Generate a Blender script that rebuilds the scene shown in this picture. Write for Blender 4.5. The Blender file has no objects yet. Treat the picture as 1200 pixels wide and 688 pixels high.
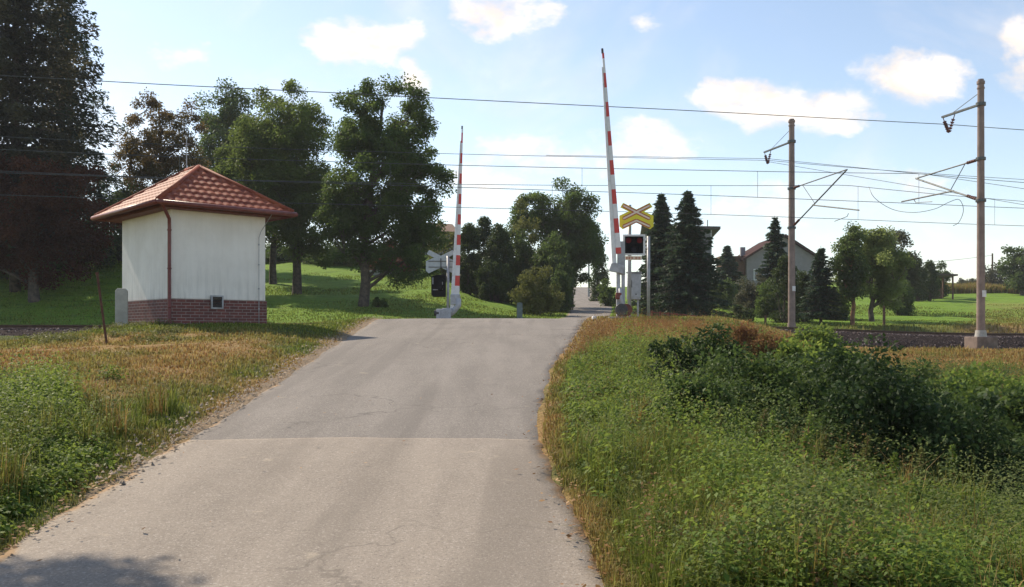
import bpy, math, random
import numpy as np
PI = math.pi
F, HOR = 1100.0, 390.0
SC = bpy.context.scene
COL = SC.collection
RS = np.random.RandomState
SUN_DIR = np.array([-0.70, 0.71, 0.92]); SUN_DIR /= np.linalg.norm(SUN_DIR)   # towards the sun

# ------------------------------------------------------------------ noise and profiles
def _h(ix, iy, s):
    v = np.sin(ix * 127.1 + iy * 311.7 + s * 74.7) * 43758.5453
    return v - np.floor(v)
def vn(x, y, s=0.0):
    x = np.asarray(x, float); y = np.asarray(y, float)
    ix = np.floor(x); iy = np.floor(y); fx = x - ix; fy = y - iy
    fx = fx * fx * (3 - 2 * fx); fy = fy * fy * (3 - 2 * fy)
    a = _h(ix, iy, s); b = _h(ix + 1, iy, s); c = _h(ix, iy + 1, s); d = _h(ix + 1, iy + 1, s)
    return (a * (1 - fx) + b * fx) * (1 - fy) + (c * (1 - fx) + d * fx) * fy
def fbm(x, y, s=0.0, o=3):
    t = 0; a = .5; n = 0
    for k in range(o):
        t = t + a * vn(np.asarray(x) * 2 ** k, np.asarray(y) * 2 ** k, s + k * 3.1); n += a; a *= .5
    return t / n
def ss(a, b, x):
    t = np.clip((np.asarray(x, float) - a) / (b - a), 0, 1); return t * t * (3 - 2 * t)

_Ly = [-30, 9, 29, 31, 34, 38, 42, 46, 50, 60, 75, 100, 140, 175]
_Lx = [-1.21, -3.16, -4.2, -4.0, -2.7, -0.9, .7, 2.0, 2.9, 3.7, 4.7, 6.3, 8.9, 11.2]
_Ry = [-30, 9, 11.5, 15.3, 20.3, 27, 29, 34, 40, 50, 60, 75, 100, 140, 175]
_Rx = [2.24, .29, .42, .70, 1.33, 2.1, 2.4, 3.2, 3.9, 5.2, 6.4, 8.05, 9.6, 12.5, 14.8]
def edgeL(y): return np.interp(y, _Ly, _Lx)
def edgeR(y): return np.interp(y, _Ry, _Rx)
_zy = [-30, 27, 28, 29.3, 30.8, 33, 38, 42, 46, 50, 62, 75, 100, 140, 150, 175, 260]
_zz = [-3.95, .325, .40, .46, .42, .34, .32, .42, .62, .85, 1.5, 2.2, 3.95, 6.8, 7.1, 6.0, 1.0]
def zroad(y):
    return (np.interp(np.asarray(y) - .6, _zy, _zz) + np.interp(y, _zy, _zz) * 2 + np.interp(np.asarray(y) + .6, _zy, _zz)) / 4
TD = np.array([.976, .218]); TN = np.array([-.218, .976])
def perp(x, y): return TN[0] * x + TN[1] * y
def sp(s, p): return (TD[0] * s + TN[0] * p, TD[1] * s + TN[1] * p)
def ztrack(x):
    x = np.asarray(x, float)
    return .22 + .10 * ss(-12, -5, x) - .37 * ss(4, 20, x)
_hy = [40, 42, 50, 58, 68, 100, 130, 200, 500]
_hl = [.25, .35, 1.3, 2.4, 3.6, 8.6, 11, 13.5, 15]
_hmy = [40, 42, 46, 50, 62, 75, 100, 140, 150, 175, 260, 500]
_hm = [.3, .42, .62, .85, 1.5, 2.2, 3.95, 6.8, 7.1, 6.0, 1.0, -4]
_hry = [40, 46, 50, 60, 100, 150, 180, 260, 500]
_hr = [-.15, .15, .4, .9, 4.1, 8.0, 8.8, 8.2, 5]
def hill(x, y):
    s = x / np.maximum(y, 30.)
    a = ss(-.09, .045, s); b = ss(.10, .24, s)
    c = ss(-.24, -.40, s) if False else 1 - ss(-.42, -.27, s)
    zl = np.interp(y, _hy, _hl) * (1 - c) + np.interp(y, [40, 42, 46, 52, 60, 75, 100, 130, 200, 500], [.2, .35, 1.3, 3.0, 5.0, 7.0, 10., 12, 14, 15]) * c; zm = np.interp(y, _hmy, _hm); zr_ = np.interp(y, _hry, _hr)
    return (zl * (1 - a) + zm * a) * (1 - b) + zr_ * b
def ground(x, y):
    x = np.asarray(x, float); y = np.asarray(y, float)
    L = edgeL(y); R = edgeR(y); zr = zroad(y)
    dl = L - x; dr = x - R
    # left verge and field
    zl = np.minimum(zr + .20, .16 + .02 * np.sin(x * .4))
    zl = zl + .10 * (fbm(x * .35, y * .35, 3) - .5) * ss(.4, 3, dl)
    zl = zl - .42 * (1 - ss(-12.3, -8.0, x)) * ss(14.5, 21, y) - .2 * (1 - ss(-14, -10, x)) * ss(21, 26, y)
    left = zr * (1 - ss(.1, 1.8, dl)) + zl * ss(.1, 1.8, dl) + .03 * ss(0, .3, dl)
    # right bank
    low = -1.80 + 1.15 * ss(17, 29, y) + .25 * (fbm(x * .4, y * .4, 8) - .5)
    w0 = np.interp(y, [5, 14, 20, 26, 30], [.25, .7, 2.4, 3.4, 3.6]); w1 = np.interp(y, [5, 14, 20, 26, 30], [5.0, 5.6, 7.0, 8.2, 9.0])
    k = ss(0, 1, (dr - w0) / (w1 - w0))
    right = zr * (1 - k) + np.minimum(low, zr) * k + .03 * ss(0, .3, dr) * (1 - k)
    near = np.where(dl > 0, left, np.where(dr > 0, right, zr))
    p = perp(x, y)
    onr = np.clip(1 - np.maximum(dl, dr) / 1.2, 0, 1); onr = onr * onr * (3 - 2 * onr)
    tb = ztrack(x) - .30 - .35 * ss(5, 14, x)
    tb = tb * (1 - onr) + zr * onr
    hl = hill(x, y)
    hl = hl * (1 - onr) + zr * onr
    a = ss(28.6, 30.6, p); b = ss(39.6, 43.0, p)
    z = near * (1 - a) + tb * a
    z = z * (1 - b) + hl * b
    inside = np.minimum(-dl, -dr)
    return z - .04 * ss(0., .12, inside)
def gz(x, y): return float(ground(x, y))
def P(px, py, D): return ((px - 600) / F * D, D, (HOR - py) / F * D)
def onground(px, D):
    x = (px - 600) / F * D; return (x, D, gz(x, D))

# ------------------------------------------------------------------ mesh helpers
class MB:
    def __init__(s): s.v = []; s.f = []
    def add(s, vs, fs):
        n = len(s.v); s.v += [tuple(map(float, v)) for v in vs]; s.f += [tuple(i + n for i in f) for f in fs]; return s
    def box(s, c, d, rz=0, ry=0, rx=0, taper=1.0):
        cz, sz = math.cos(rz), math.sin(rz); cy, sy = math.cos(ry), math.sin(ry); cx, sx = math.cos(rx), math.sin(rx)
        vs = []
        for k in (-1, 1):
            t = taper if k > 0 else 1
            for (i, j) in ((-1, -1), (1, -1), (1, 1), (-1, 1)):
                x, y, z = i * d[0] / 2 * t, j * d[1] / 2 * t, k * d[2] / 2
                y, z = y * cx - z * sx, y * sx + z * cx
                x, z = x * cy + z * sy, -x * sy + z * cy
                x, y = x * cz - y * sz, x * sz + y * cz
                vs.append((x + c[0], y + c[1], z + c[2]))
        return s.add(vs, [(3, 2, 1, 0), (4, 5, 6, 7), (0, 1, 5, 4), (1, 2, 6, 5), (2, 3, 7, 6), (3, 0, 4, 7)])
    def tube(s, pts, r, n=8, caps=True):
        pts = [np.array(p, float) for p in pts]
        if not hasattr(r, '__len__'): r = [r] * len(pts)
        base = len(s.v); vs = []; fs = []
        prev = None
        for i, p in enumerate(pts):
            d = pts[min(i + 1, len(pts) - 1)] - pts[max(i - 1, 0)]
            d /= (np.linalg.norm(d) + 1e-9)
            if prev is None:
                a = np.array([0, 0, 1.]) if abs(d[2]) < .9 else np.array([1., 0, 0])
                u = np.cross(d, a)
            else: u = prev - d * np.dot(prev, d)
            u /= (np.linalg.norm(u) + 1e-9); prev = u; w = np.cross(d, u)
            for k in range(n):
                a = 2 * PI * k / n
                vs.append(p + r[i] * (math.cos(a) * u + math.sin(a) * w))
        for i in range(len(pts) - 1):
            for k in range(n):
                a = i * n + k; b = i * n + (k + 1) % n
                fs.append((a, b, b + n, a + n))
        if caps:
            fs.append(tuple(range(n - 1, -1, -1))); m = (len(pts) - 1) * n
            fs.append(tuple(range(m, m + n)))
        return s.add(vs, fs)
    def cyl(s, c, r, h, n=24, axis='z', r2=None):
        e = {'z': (0, 0, 1), 'x': (1, 0, 0), 'y': (0, 1, 0)}[axis]; c = np.array(c, float); e = np.array(e, float)
        return s.tube([c - e * h / 2, c + e * h / 2], [r, r if r2 is None else r2], n)
    def prism(s, poly, y0, y1):      # polygon in x-z, thickness along y
        n = len(poly)
        vs = [(x, y0, z) for x, z in poly] + [(x, y1, z) for x, z in poly]
        fs = [tuple(range(n)), tuple(range(2 * n - 1, n - 1, -1))]
        for i in range(n):
            j = (i + 1) % n; fs.append((i, i + n, j + n, j))
        return s.add(vs, fs)
    def build(s, name, mat, parent=None, smooth=False, loc=None, bevel=0, kind=None):
        me = bpy.data.meshes.new(name); me.from_pydata(s.v, [], s.f); me.update()
        if smooth: me.polygons.foreach_set('use_smooth', [True] * len(me.polygons))
        me.materials.append(mat)
        o = bpy.data.objects.new(name, me); COL.objects.link(o)
        if parent is not None: o.parent = parent
        if loc is not None: o.location = loc
        if bevel:
            b = o.modifiers.new('b', 'BEVEL'); b.width = bevel; b.segments = 2; b.limit_method = 'ANGLE'
        if kind: o['kind'] = kind
        return o
def npmesh(name, V, quads=None, tris=None, mat=None, parent=None, attrs=None, smooth=False, pattrs=None):
    me = bpy.data.meshes.new(name)
    nq = 0 if quads is None else len(quads); nt = 0 if tris is None else len(tris)
    loops = []
    if nq: loops.append(np.asarray(quads).ravel())
    if nt: loops.append(np.asarray(tris).ravel())
    loops = np.concatenate(loops).astype(np.int32)
    tot = np.concatenate([np.full(nq, 4, np.int32), np.full(nt, 3, np.int32)])
    start = np.concatenate([[0], np.cumsum(tot)[:-1]]).astype(np.int32)
    me.vertices.add(len(V)); me.loops.add(len(loops)); me.polygons.add(nq + nt)
    me.vertices.foreach_set('co', np.asarray(V, np.float32).ravel())
    me.loops.foreach_set('vertex_index', loops)
    me.polygons.foreach_set('loop_start', start)
    me.polygons.foreach_set('loop_total', tot)
    if smooth: me.polygons.foreach_set('use_smooth', np.ones(nq + nt, bool))
    for k, a in (attrs or {}).items():
        at = me.attributes.new(k, 'FLOAT', 'FACE'); at.data.foreach_set('value', np.asarray(a, np.float32))
    for k, a in (pattrs or {}).items():
        at = me.attributes.new(k, 'FLOAT', 'POINT'); at.data.foreach_set('value', np.asarray(a, np.float32))
    me.update(calc_edges=True)
    if mat: me.materials.append(mat)
    o = bpy.data.objects.new(name, me); COL.objects.link(o)
    if parent is not None: o.parent = parent
    return o
def thing(name, label, cat, loc=(0, 0, 0), rz=0, group=None):
    o = bpy.data.objects.new(name, None); COL.objects.link(o); o.empty_display_size = .3
    o.location = loc; o.rotation_euler = (0, 0, rz); return tag(o, label, cat, group)
def tag(o, label, cat, group=None, kind=None):
    o['label'] = label; o['category'] = cat
    if group: o['group'] = group
    if kind: o['kind'] = kind
    return o
def norm(a): return a / (np.linalg.norm(a, axis=-1, keepdims=True) + 1e-9)

# ------------------------------------------------------------------ materials
def nt_new(name):
    m = bpy.data.materials.new(name); m.use_nodes = True; t = m.node_tree; t.nodes.clear(); return m, t
class N:
    def __init__(s, t): s.t = t
    def n(s, typ, **kw):
        nd = s.t.nodes.new(typ)
        for k, v in kw.items(): setattr(nd, k, v)
        return nd
    def l(s, a, b): s.t.links.new(a, b)
    def val(s, inp, v):
        if isinstance(v, bpy.types.NodeSocket): s.l(v, inp)
        else: inp.default_value = v
    def math(s, op, a, b=None, c=None, clamp=False):
        nd = s.n('ShaderNodeMath', operation=op, use_clamp=clamp); s.val(nd.inputs[0], a)
        if b is not None: s.val(nd.inputs[1], b)
        if c is not None: s.val(nd.inputs[2], c)
        return nd.outputs[0]
    def noise(s, scale, detail=3, rough=.55, vec=None, dist=0, out='Fac'):
        nd = s.n('ShaderNodeTexNoise'); nd.inputs['Scale'].default_value = scale; nd.inputs['Detail'].default_value = detail
        nd.inputs['Roughness'].default_value = rough; nd.inputs['Distortion'].default_value = dist
        if vec is not None: s.l(vec, nd.inputs['Vector'])
        return nd.outputs[out]
    def mix(s, f, a, b):
        nd = s.n('ShaderNodeMix', data_type='RGBA'); s.val(nd.inputs[0], f)
        for i, v in ((6, a), (7, b)):
            if isinstance(v, bpy.types.NodeSocket): s.l(v, nd.inputs[i])
            else: nd.inputs[i].default_value = (*v, 1)
        return nd.outputs[2]
    def ramp(s, f, stops):
        nd = s.n('ShaderNodeValToRGB'); s.val(nd.inputs[0], f); e = nd.color_ramp.elements
        while len(e) < len(stops): e.new(.5)
        for i, (p, c) in enumerate(stops):
            e[i].position = p; e[i].color = (*(c if hasattr(c, '__len__') else (c, c, c)), 1)
        return nd.outputs[0]
    def rng(s, v, a, b, c=0., d=1.):
        nd = s.n('ShaderNodeMapRange'); nd.interpolation_type = 'SMOOTHSTEP'
        s.val(nd.inputs[0], v)
        for i, q in enumerate((a, b, c, d)): nd.inputs[i + 1].default_value = q
        return nd.outputs[0]
    def attr(s, name):
        nd = s.n('ShaderNodeAttribute'); nd.attribute_name = name; return nd.outputs['Fac']
    def obj(s): return s.n('ShaderNodeTexCoord').outputs['Object']
    def pos(s): return s.n('ShaderNodeNewGeometry').outputs['Position']
    def bump(s, h, strength=.3, dist=.02):
        nd = s.n('ShaderNodeBump'); nd.inputs['Strength'].default_value = strength; nd.inputs['Distance'].default_value = dist
        s.l(h, nd.inputs['Height']); return nd.outputs[0]
    def out(s, sh): o = s.n('ShaderNodeOutputMaterial'); s.l(sh, o.inputs['Surface'])
    def pbr(s, col, rough=.7, metal=0., normal=None, spec=.5):
        b = s.n('ShaderNodeBsdfPrincipled')
        if isinstance(col, bpy.types.NodeSocket): s.l(col, b.inputs['Base Color'])
        else: b.inputs['Base Color'].default_value = (*col, 1)
        s.val(b.inputs['Roughness'], rough); b.inputs['Metallic'].default_value = metal
        b.inputs['Specular IOR Level'].default_value = spec
        if normal is not None: s.l(normal, b.inputs['Normal'])
        return b.outputs[0]
def simple(name, col, rough=.6, metal=0., var=.25, scale=8., bump=.15, bscale=60., dirt=None, spec=.5):
    m, t = nt_new(name); k = N(t); v = k.obj()
    f = k.noise(scale, 4, .6, v)
    lo = tuple(c * (1 - var) for c in col); hi = tuple(min(1, c * (1 + var)) for c in col)
    c = k.mix(k.rng(f, .3, .7), lo, hi)
    if dirt:
        c = k.mix(k.math('MULTIPLY', k.rng(k.noise(scale * .45, 5, .7, v), .48, .72), .7), c, dirt)
    nrm = k.bump(k.noise(bscale, 3, .6, v), bump, .01)
    k.out(k.pbr(c, rough, metal, nrm, spec)); return m
def leafmat(name, stops, trans=.35, nscale=.5, rough=.6, namp=.45, spec=.15):
    m, t = nt_new(name); k = N(t)
    f = k.math('ADD', k.math('MULTIPLY', k.attr('rnd'), 1 - namp), k.math('MULTIPLY', k.rng(k.noise(nscale, 3, .6, k.obj()), .3, .7), namp))
    c = k.ramp(f, stops)
    p = k.pbr(c, rough, 0., None, spec)
    tr = k.n('ShaderNodeBsdfTranslucent'); k.l(k.mix(.45, c, tuple(min(1, x * 1.6) for x in stops[-1][1])), tr.inputs[0])
    mx = k.n('ShaderNodeMixShader'); mx.inputs[0].default_value = trans; k.l(p, mx.inputs[1]); k.l(tr.outputs[0], mx.inputs[2])
    k.out(mx.outputs[0]); return m

M = {}
M['bark'] = simple('bark', (.075, .058, .045), .9, var=.5, scale=5, bump=.6, bscale=18)
M['bark_red'] = simple('bark_red', (.20, .10, .055), .9, var=.4, scale=5, bump=.5, bscale=18)
M['metal_grey'] = simple('metal_grey', (.34, .35, .37), .5, .3, var=.12, dirt=(.2, .19, .18))
M['metal_dark'] = simple('metal_dark', (.06, .06, .065), .5, .4, var=.3)
M['arm'] = simple('arm', (.10, .11, .11), .55, .4, var=.3)
M['box_grey'] = simple('box_grey', (.42, .43, .46), .55, var=.12, dirt=(.25, .25, .26))
M['white_paint'] = simple('white_paint', (.72, .72, .72), .45, var=.06, dirt=(.5, .48, .45))
M['red_paint'] = simple('red_paint', (.60, .045, .03), .45, var=.12)
M['dark_red'] = simple('dark_red', (.16, .025, .018), .5, var=.3)
M['black'] = simple('black', (.006, .006, .008), .7, var=.3, spec=.12)
M['yellow'] = simple('yellow', (.78, .68, .04), .5, var=.05)
M['sign_red'] = simple('sign_red', (.48, .10, .03), .5, var=.1)
M['sign_white'] = simple('sign_white', (.8, .68, .55), .5, var=.05)
M['sign_back'] = simple('sign_back', (.38, .42, .44), .45, .4, var=.1)
M['lens_red'] = simple('lens_red', (.17, .006, .012), .5, var=.1, bump=0, spec=.2)
M['lens_grey'] = simple('lens_grey', (.02, .02, .035), .5, var=.1, bump=0, spec=.2)
M['concrete'] = simple('concrete', (.40, .385, .35), .9, var=.15, scale=4, dirt=(.22, .21, .18), bump=.4)
M['block'] = simple('block', (.17, .13, .11), .9, var=.3, scale=3, bump=.5)
M['rust'] = simple('rust', (.09, .035, .02), .85, var=.4, scale=10)
M['rail'] = simple('rail', (.10, .06, .045), .6, .3, var=.3)
M['sleeper'] = simple('sleeper', (.22, .20, .18), .9, var=.3)
M['wire'] = simple('wire', (.09, .10, .10), .5, .5, var=.2)
M['insul'] = simple('insul', (.12, .035, .02), .3, var=.2)
M['wood'] = simple('wood', (.12, .06, .035), .8, var=.3)
M['roof_dark'] = simple('roof_dark', (.07, .05, .045), .7, var=.2)
M['glass'] = simple('glass', (.04, .06, .08), .08, var=.2, bump=0)
M['wall_grey'] = simple('wall_grey', (.23, .22, .235), .9, var=.1, scale=2)
M['wall_pale'] = simple('wall_pale', (.25, .235, .24), .9, var=.08, scale=2)
M['redroof'] = simple('redroof', (.06, .032, .03), .95, var=.2, spec=.05)
M['stone_dark'] = simple('stone_dark', (.2, .19, .17), .9, var=.3)

def mast_mat():
    m, t = nt_new('mast_concrete'); k = N(t); v = k.obj()
    c = k.mix(k.rng(k.noise(2.2, 5, .65, v), .3, .7), (.20, .145, .125), (.30, .225, .195))
    st = k.n('ShaderNodeMapping'); st.inputs['Scale'].default_value = (9, 9, .7); k.l(v, st.inputs[0])
    c = k.mix(k.math('MULTIPLY', k.rng(k.noise(1.5, 4, .6, st.outputs[0]), .5, .75), .6), c, (.13, .11, .10))
    k.out(k.pbr(c, .85, 0, k.bump(k.noise(60, 3, .6, v), .3, .01))); return m
M['mast'] = mast_mat()

def plaster():
    m, t = nt_new('plaster'); k = N(t); v = k.obj()
    c = k.mix(k.rng(k.noise(1.3, 6, .65, v), .3, .7), (.78, .745, .69), (.87, .84, .79))
    sep = k.n('ShaderNodeSeparateXYZ'); k.l(v, sep.inputs[0])
    low = k.rng(sep.outputs[2], 1.9, .6)
    st = k.n('ShaderNodeMapping'); st.inputs['Scale'].default_value = (6, 6, .5); k.l(v, st.inputs[0])
    g = k.math('MULTIPLY', k.rng(k.noise(1.6, 5, .7, st.outputs[0]), .4, .75), k.math('ADD', .10, k.math('MULTIPLY', low, .42)))
    c = k.mix(g, c, (.42, .41, .39))
    k.out(k.pbr(c, .9, 0, k.bump(k.noise(110, 4, .7, v), .45, .006), .2)); return m
M['plaster'] = plaster()
def brick():
    m, t = nt_new('brick'); k = N(t)
    tc = k.n('ShaderNodeTexCoord'); sep = k.n('ShaderNodeSeparateXYZ'); k.l(tc.outputs['Object'], sep.inputs[0])
    cmb = k.n('ShaderNodeCombineXYZ'); k.l(k.math('ADD', sep.outputs[0], sep.outputs[1]), cmb.inputs[0]); k.l(sep.outputs[2], cmb.inputs[1])
    b = k.n('ShaderNodeTexBrick'); k.l(cmb.outputs[0], b.inputs[0])
    b.inputs['Scale'].default_value = 1; b.inputs['Brick Width'].default_value = .22; b.inputs['Row Height'].default_value = .072
    b.inputs['Mortar Size'].default_value = .007; b.inputs['Color1'].default_value = (.20, .055, .045, 1); b.inputs['Color2'].default_value = (.11, .035, .032, 1)
    b.inputs['Mortar'].default_value = (.30, .24, .22, 1); b.inputs['Bias'].default_value = -.1
    c = k.mix(k.math('MULTIPLY', k.rng(k.noise(5, 4, .6, tc.outputs['Object']), .4, .7), .4), b.outputs[0], (.07, .03, .03))
    k.out(k.pbr(c, .8, 0, k.bump(b.outputs['Fac'], -.5, .01))); return m
M['brick'] = brick()
def tilemat():
    m, t = nt_new('roof_tile'); k = N(t); v = k.obj()
    c = k.mix(k.rng(k.noise(2.5, 5, .65, v), .3, .7), (.19, .042, .024), (.31, .085, .042))
    c = k.mix(k.math('MULTIPLY', k.rng(k.noise(9, 4, .7, v), .5, .75), .5), c, (.20, .09, .07))
    k.out(k.pbr(c, .6, 0, k.bump(k.noise(90, 3, .6, v), .1, .004), .12)); return m
M['tile'] = tilemat()
M['gutter'] = simple('gutter', (.16, .035, .026), .4, var=.2)
M['soffit'] = simple('soffit', (.17, .045, .03), .7, var=.2)

def asphalt(name, base, near):
    m, t = nt_new(name); k = N(t); v = k.pos()
    lo = tuple(c * .84 for c in base); hi = tuple(c * 1.12 for c in base)
    st = k.n('ShaderNodeMapping'); st.inputs['Scale'].default_value = (1.6, .22, 1); st.inputs['Rotation'].default_value = (0, 0, .06); k.l(v, st.inputs[0])
    c = k.mix(k.rng(k.noise(1.0, 5, .6, st.outputs[0]), .33, .67), lo, hi)
    c = k.mix(k.math('MULTIPLY', k.rng(k.noise(.8, 6, .7, v), .45, .7), .4), c, tuple(x * 1.2 for x in base))
    # fine aggregate
    sp_ = k.noise(55, 3, .75, v)
    c = k.mix(k.math('MULTIPLY', k.rng(sp_, .52, .66), .42), c, (.55, .51, .45))
    c = k.mix(k.math('MULTIPLY', k.rng(k.noise(17, 4, .8, v), .5, .68), .30), c, tuple(x * .62 for x in base))
    c = k.mix(k.math('MULTIPLY', k.rng(k.noise(48, 3, .75, v), .54, .68), .6), c, tuple(x * .42 for x in base))
    # dusty pale patches and dark stains of their own shape
    c = k.mix(k.math('MULTIPLY', k.rng(k.noise(2.3, 4, .6, v), .66, .74), .45), c, (.47, .40, .30))
    c = k.mix(k.math('MULTIPLY', k.rng(k.noise(1.1, 5, .65, v, .6), .62, .74), .18), c, tuple(x * .55 for x in base))
    # fine wandering cracks and a polished wheel line
    vo = k.n('ShaderNodeTexVoronoi'); vo.feature = 'DISTANCE_TO_EDGE'; vo.inputs['Scale'].default_value = .42
    wv = k.n('ShaderNodeVectorMath', operation='ADD'); k.l(v, wv.inputs[0])
    dn_ = k.n('ShaderNodeTexNoise'); dn_.inputs['Scale'].default_value = 1.7; dn_.inputs['Detail'].default_value = 6; k.l(v, dn_.inputs['Vector'])
    sc = k.n('ShaderNodeVectorMath', operation='SCALE'); k.l(dn_.outputs['Color'], sc.inputs[0]); sc.inputs['Scale'].default_value = 1.3; k.l(sc.outputs[0], wv.inputs[1]); k.l(wv.outputs[0], vo.inputs['Vector'])
    cr = k.math('MULTIPLY', k.rng(vo.outputs['Distance'], .012, .002), k.rng(k.noise(.35, 3, .5, v), .50, .60))
    c = k.mix(k.math('MULTIPLY', cr, .45 if near else .6), c, tuple(x * .4 for x in base))
    wl = k.n('ShaderNodeMapping'); wl.inputs['Scale'].default_value = (2.2, .09, 1); wl.inputs['Rotation'].default_value = (0, 0, -.03); k.l(v, wl.inputs[0])
    c = k.mix(k.math('MULTIPLY', k.rng(k.noise(1.0, 3, .5, wl.outputs[0], .3), .52, .66), .38), c, tuple(x * .68 for x in base))
    # rough crumbling edges
    e = k.attr('edge')
    en = k.math('ADD', e, k.math('MULTIPLY', k.math('SUBTRACT', k.noise(3.5, 4, .65, v), .5), .9))
    c = k.mix(k.rng(en, .72, 1.0), c, (.30, .20, .115))
    hgt = k.math('ADD', k.noise(70, 4, .7, v), k.math('MULTIPLY', k.noise(6, 3, .6, v), .5))
    k.out(k.pbr(c, .88, 0, k.bump(hgt, .7, .008), .22)); return m
M['asphalt_near'] = asphalt('asphalt_near', (.258, .222, .184), True)
M['asphalt_far'] = asphalt('asphalt_far', (.190, .172, .154), False)

def ground_mat():
    m, t = nt_new('ground_cover'); k = N(t); v = k.pos()
    n1 = k.noise(1.1, 5, .65, v); n2 = k.noise(9, 4, .7, v); n3 = k.noise(45, 3, .7, v)
    g = k.mix(k.rng(n1, .35, .65), (.060, .085, .022), (.10, .12, .035))
    g = k.mix(k.math('MULTIPLY', k.rng(n2, .42, .66), .6), g, (.035, .055, .016))
    lawn = k.mix(k.rng(n2, .35, .65), (.105, .195, .018), (.165, .275, .030))
    lawn = k.mix(k.math('MULTIPLY', k.rng(n1, .5, .75), .5), lawn, (.15, .17, .045))
    stp = k.n('ShaderNodeMapping'); stp.inputs['Scale'].default_value = (.35, 2.0, 1); k.l(v, stp.inputs[0])
    lawn = k.mix(k.math('MULTIPLY', k.rng(k.noise(1.3, 5, .75, stp.outputs[0]), .47, .62), .55), lawn, (.038, .085, .014))
    dry = k.mix(k.rng(n2, .35, .65), (.25, .14, .055), (.33, .23, .095))
    dry = k.mix(k.math('MULTIPLY', k.rng(n3, .5, .7), .6), dry, (.14, .08, .035))
    c = k.mix(k.attr('lawn'), g, lawn)
    dn = k.rng(k.math('ADD', k.attr('dry'), k.math('MULTIPLY', k.math('SUBTRACT', n2, .5), .9)), .25, .8)
    c = k.mix(dn, c, dry)
    gr = k.ramp(n3, [(.3, (.13, .095, .06)), (.5, (.27, .20, .13)), (.7, (.38, .29, .20))])
    gn = k.rng(k.math('ADD', k.attr('gravel'), k.math('MULTIPLY', k.math('SUBTRACT', n2, .5), 1.0)), .4, .65)
    c = k.mix(gn, c, gr)
    hgt = k.math('ADD', k.math('MULTIPLY', n3, .5), n2)
    k.out(k.pbr(c, .95, 0, k.bump(hgt, .8, .06), .15)); return m
M['ground'] = ground_mat()
def ballastmat():
    m, t = nt_new('ballast'); k = N(t)
    c = k.ramp(k.attr('rnd'), [(0, (.03, .024, .024)), (.5, (.065, .05, .05)), (.85, (.12, .10, .098)), (1, (.22, .19, .185))])
    k.out(k.pbr(c, 1., 0, k.bump(k.noise(40, 3, .6, k.obj()), .3, .01), .04)); return m
M['ballast'] = ballastmat()
M['ballast_bed'] = simple('ballast_bed', (.035, .028, .027), 1., var=.6, scale=14, bump=1, bscale=20, spec=.02)

G = lambda *a: list(zip(np.linspace(0, 1, len(a)), a))
M['leaf_tree'] = leafmat('leaf_tree', G((.026, .052, .014), (.056, .100, .023), (.112, .165, .040)), trans=.46)
M['leaf_light'] = leafmat('leaf_light', G((.034, .064, .015), (.078, .125, .027), (.145, .195, .048)), trans=.46)
M['leaf_pale'] = leafmat('leaf_pale', G((.065, .10, .028), (.14, .19, .055), (.25, .30, .10)), trans=.5)
M['leaf_dark'] = leafmat('leaf_dark', G((.028, .052, .018), (.056, .094, .028), (.105, .155, .045)), trans=.46)
M['leaf_autumn'] = leafmat('leaf_autumn', G((.026, .034, .012), (.060, .065, .020), (.13, .075, .028), (.19, .13, .035)))
M['leaf_rust'] = leafmat('leaf_rust', G((.030, .016, .010), (.075, .028, .016), (.13, .045, .02)), trans=.35)
M['leaf_red'] = leafmat('leaf_red', G((.06, .03, .02), (.14, .05, .03), (.22, .08, .04)), trans=.3)
M['leaf_olive'] = leafmat('leaf_olive', G((.05, .062, .018), (.11, .125, .034), (.18, .19, .055)))
M['leaf_grey'] = leafmat('leaf_grey', G((.035, .045, .028), (.07, .08, .045), (.12, .12, .07)))
M['needle'] = leafmat('needle', G((.012, .030, .018), (.028, .058, .034), (.060, .100, .050)), trans=.28)
M['needle_brown'] = leafmat('needle_brown', G((.016, .026, .020), (.036, .046, .030), (.085, .075, .035)), trans=.3)
M['thuja'] = leafmat('thuja', G((.022, .044, .016), (.045, .076, .024), (.085, .120, .038)), trans=.3)
M['weed'] = leafmat('weed', G((.023, .056, .012), (.062, .126, .020), (.128, .205, .033), (.22, .27, .06)), trans=.44, nscale=1.8, namp=.6, spec=.18)
M['weed_pale'] = leafmat('weed_pale', G((.06, .085, .03), (.12, .16, .05), (.21, .24, .09)), trans=.4, nscale=2, spec=.15)
M['weed_dry'] = leafmat('weed_dry', G((.07, .045, .022), (.16, .085, .035), (.26, .16, .07), (.12, .13, .04)), trans=.35, nscale=2, spec=.1)
M['russet'] = leafmat('russet', G((.09, .035, .02), (.20, .075, .035), (.32, .14, .06), (.16, .15, .05)), trans=.35, nscale=1.5, spec=.1)
M['bramble'] = leafmat('bramble', G((.026, .052, .014), (.056, .098, .024), (.105, .155, .042)), trans=.34, nscale=.9, spec=.18)
M['ivy'] = leafmat('ivy', G((.012, .028, .010), (.028, .056, .017), (.060, .100, .030)), trans=.25, nscale=1.2, spec=.14)
def grassmat():
    m, t = nt_new('grass'); k = N(t)
    g = k.ramp(k.attr('rnd'), G((.065, .105, .016), (.14, .195, .030), (.23, .27, .055)))
    d = k.ramp(k.attr('rnd'), G((.22, .10, .04), (.34, .20, .07), (.44, .35, .15)))
    c = k.mix(k.attr('dry'), g, d)
    tr = k.n('ShaderNodeBsdfTranslucent'); k.l(c, tr.inputs[0])
    mx = k.n('ShaderNodeMixShader'); mx.inputs[0].default_value = .4; k.l(k.pbr(c, .6, 0, None, .15), mx.inputs[1]); k.l(tr.outputs[0], mx.inputs[2])
    k.out(mx.outputs[0]); return m
M['grass'] = grassmat()

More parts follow.
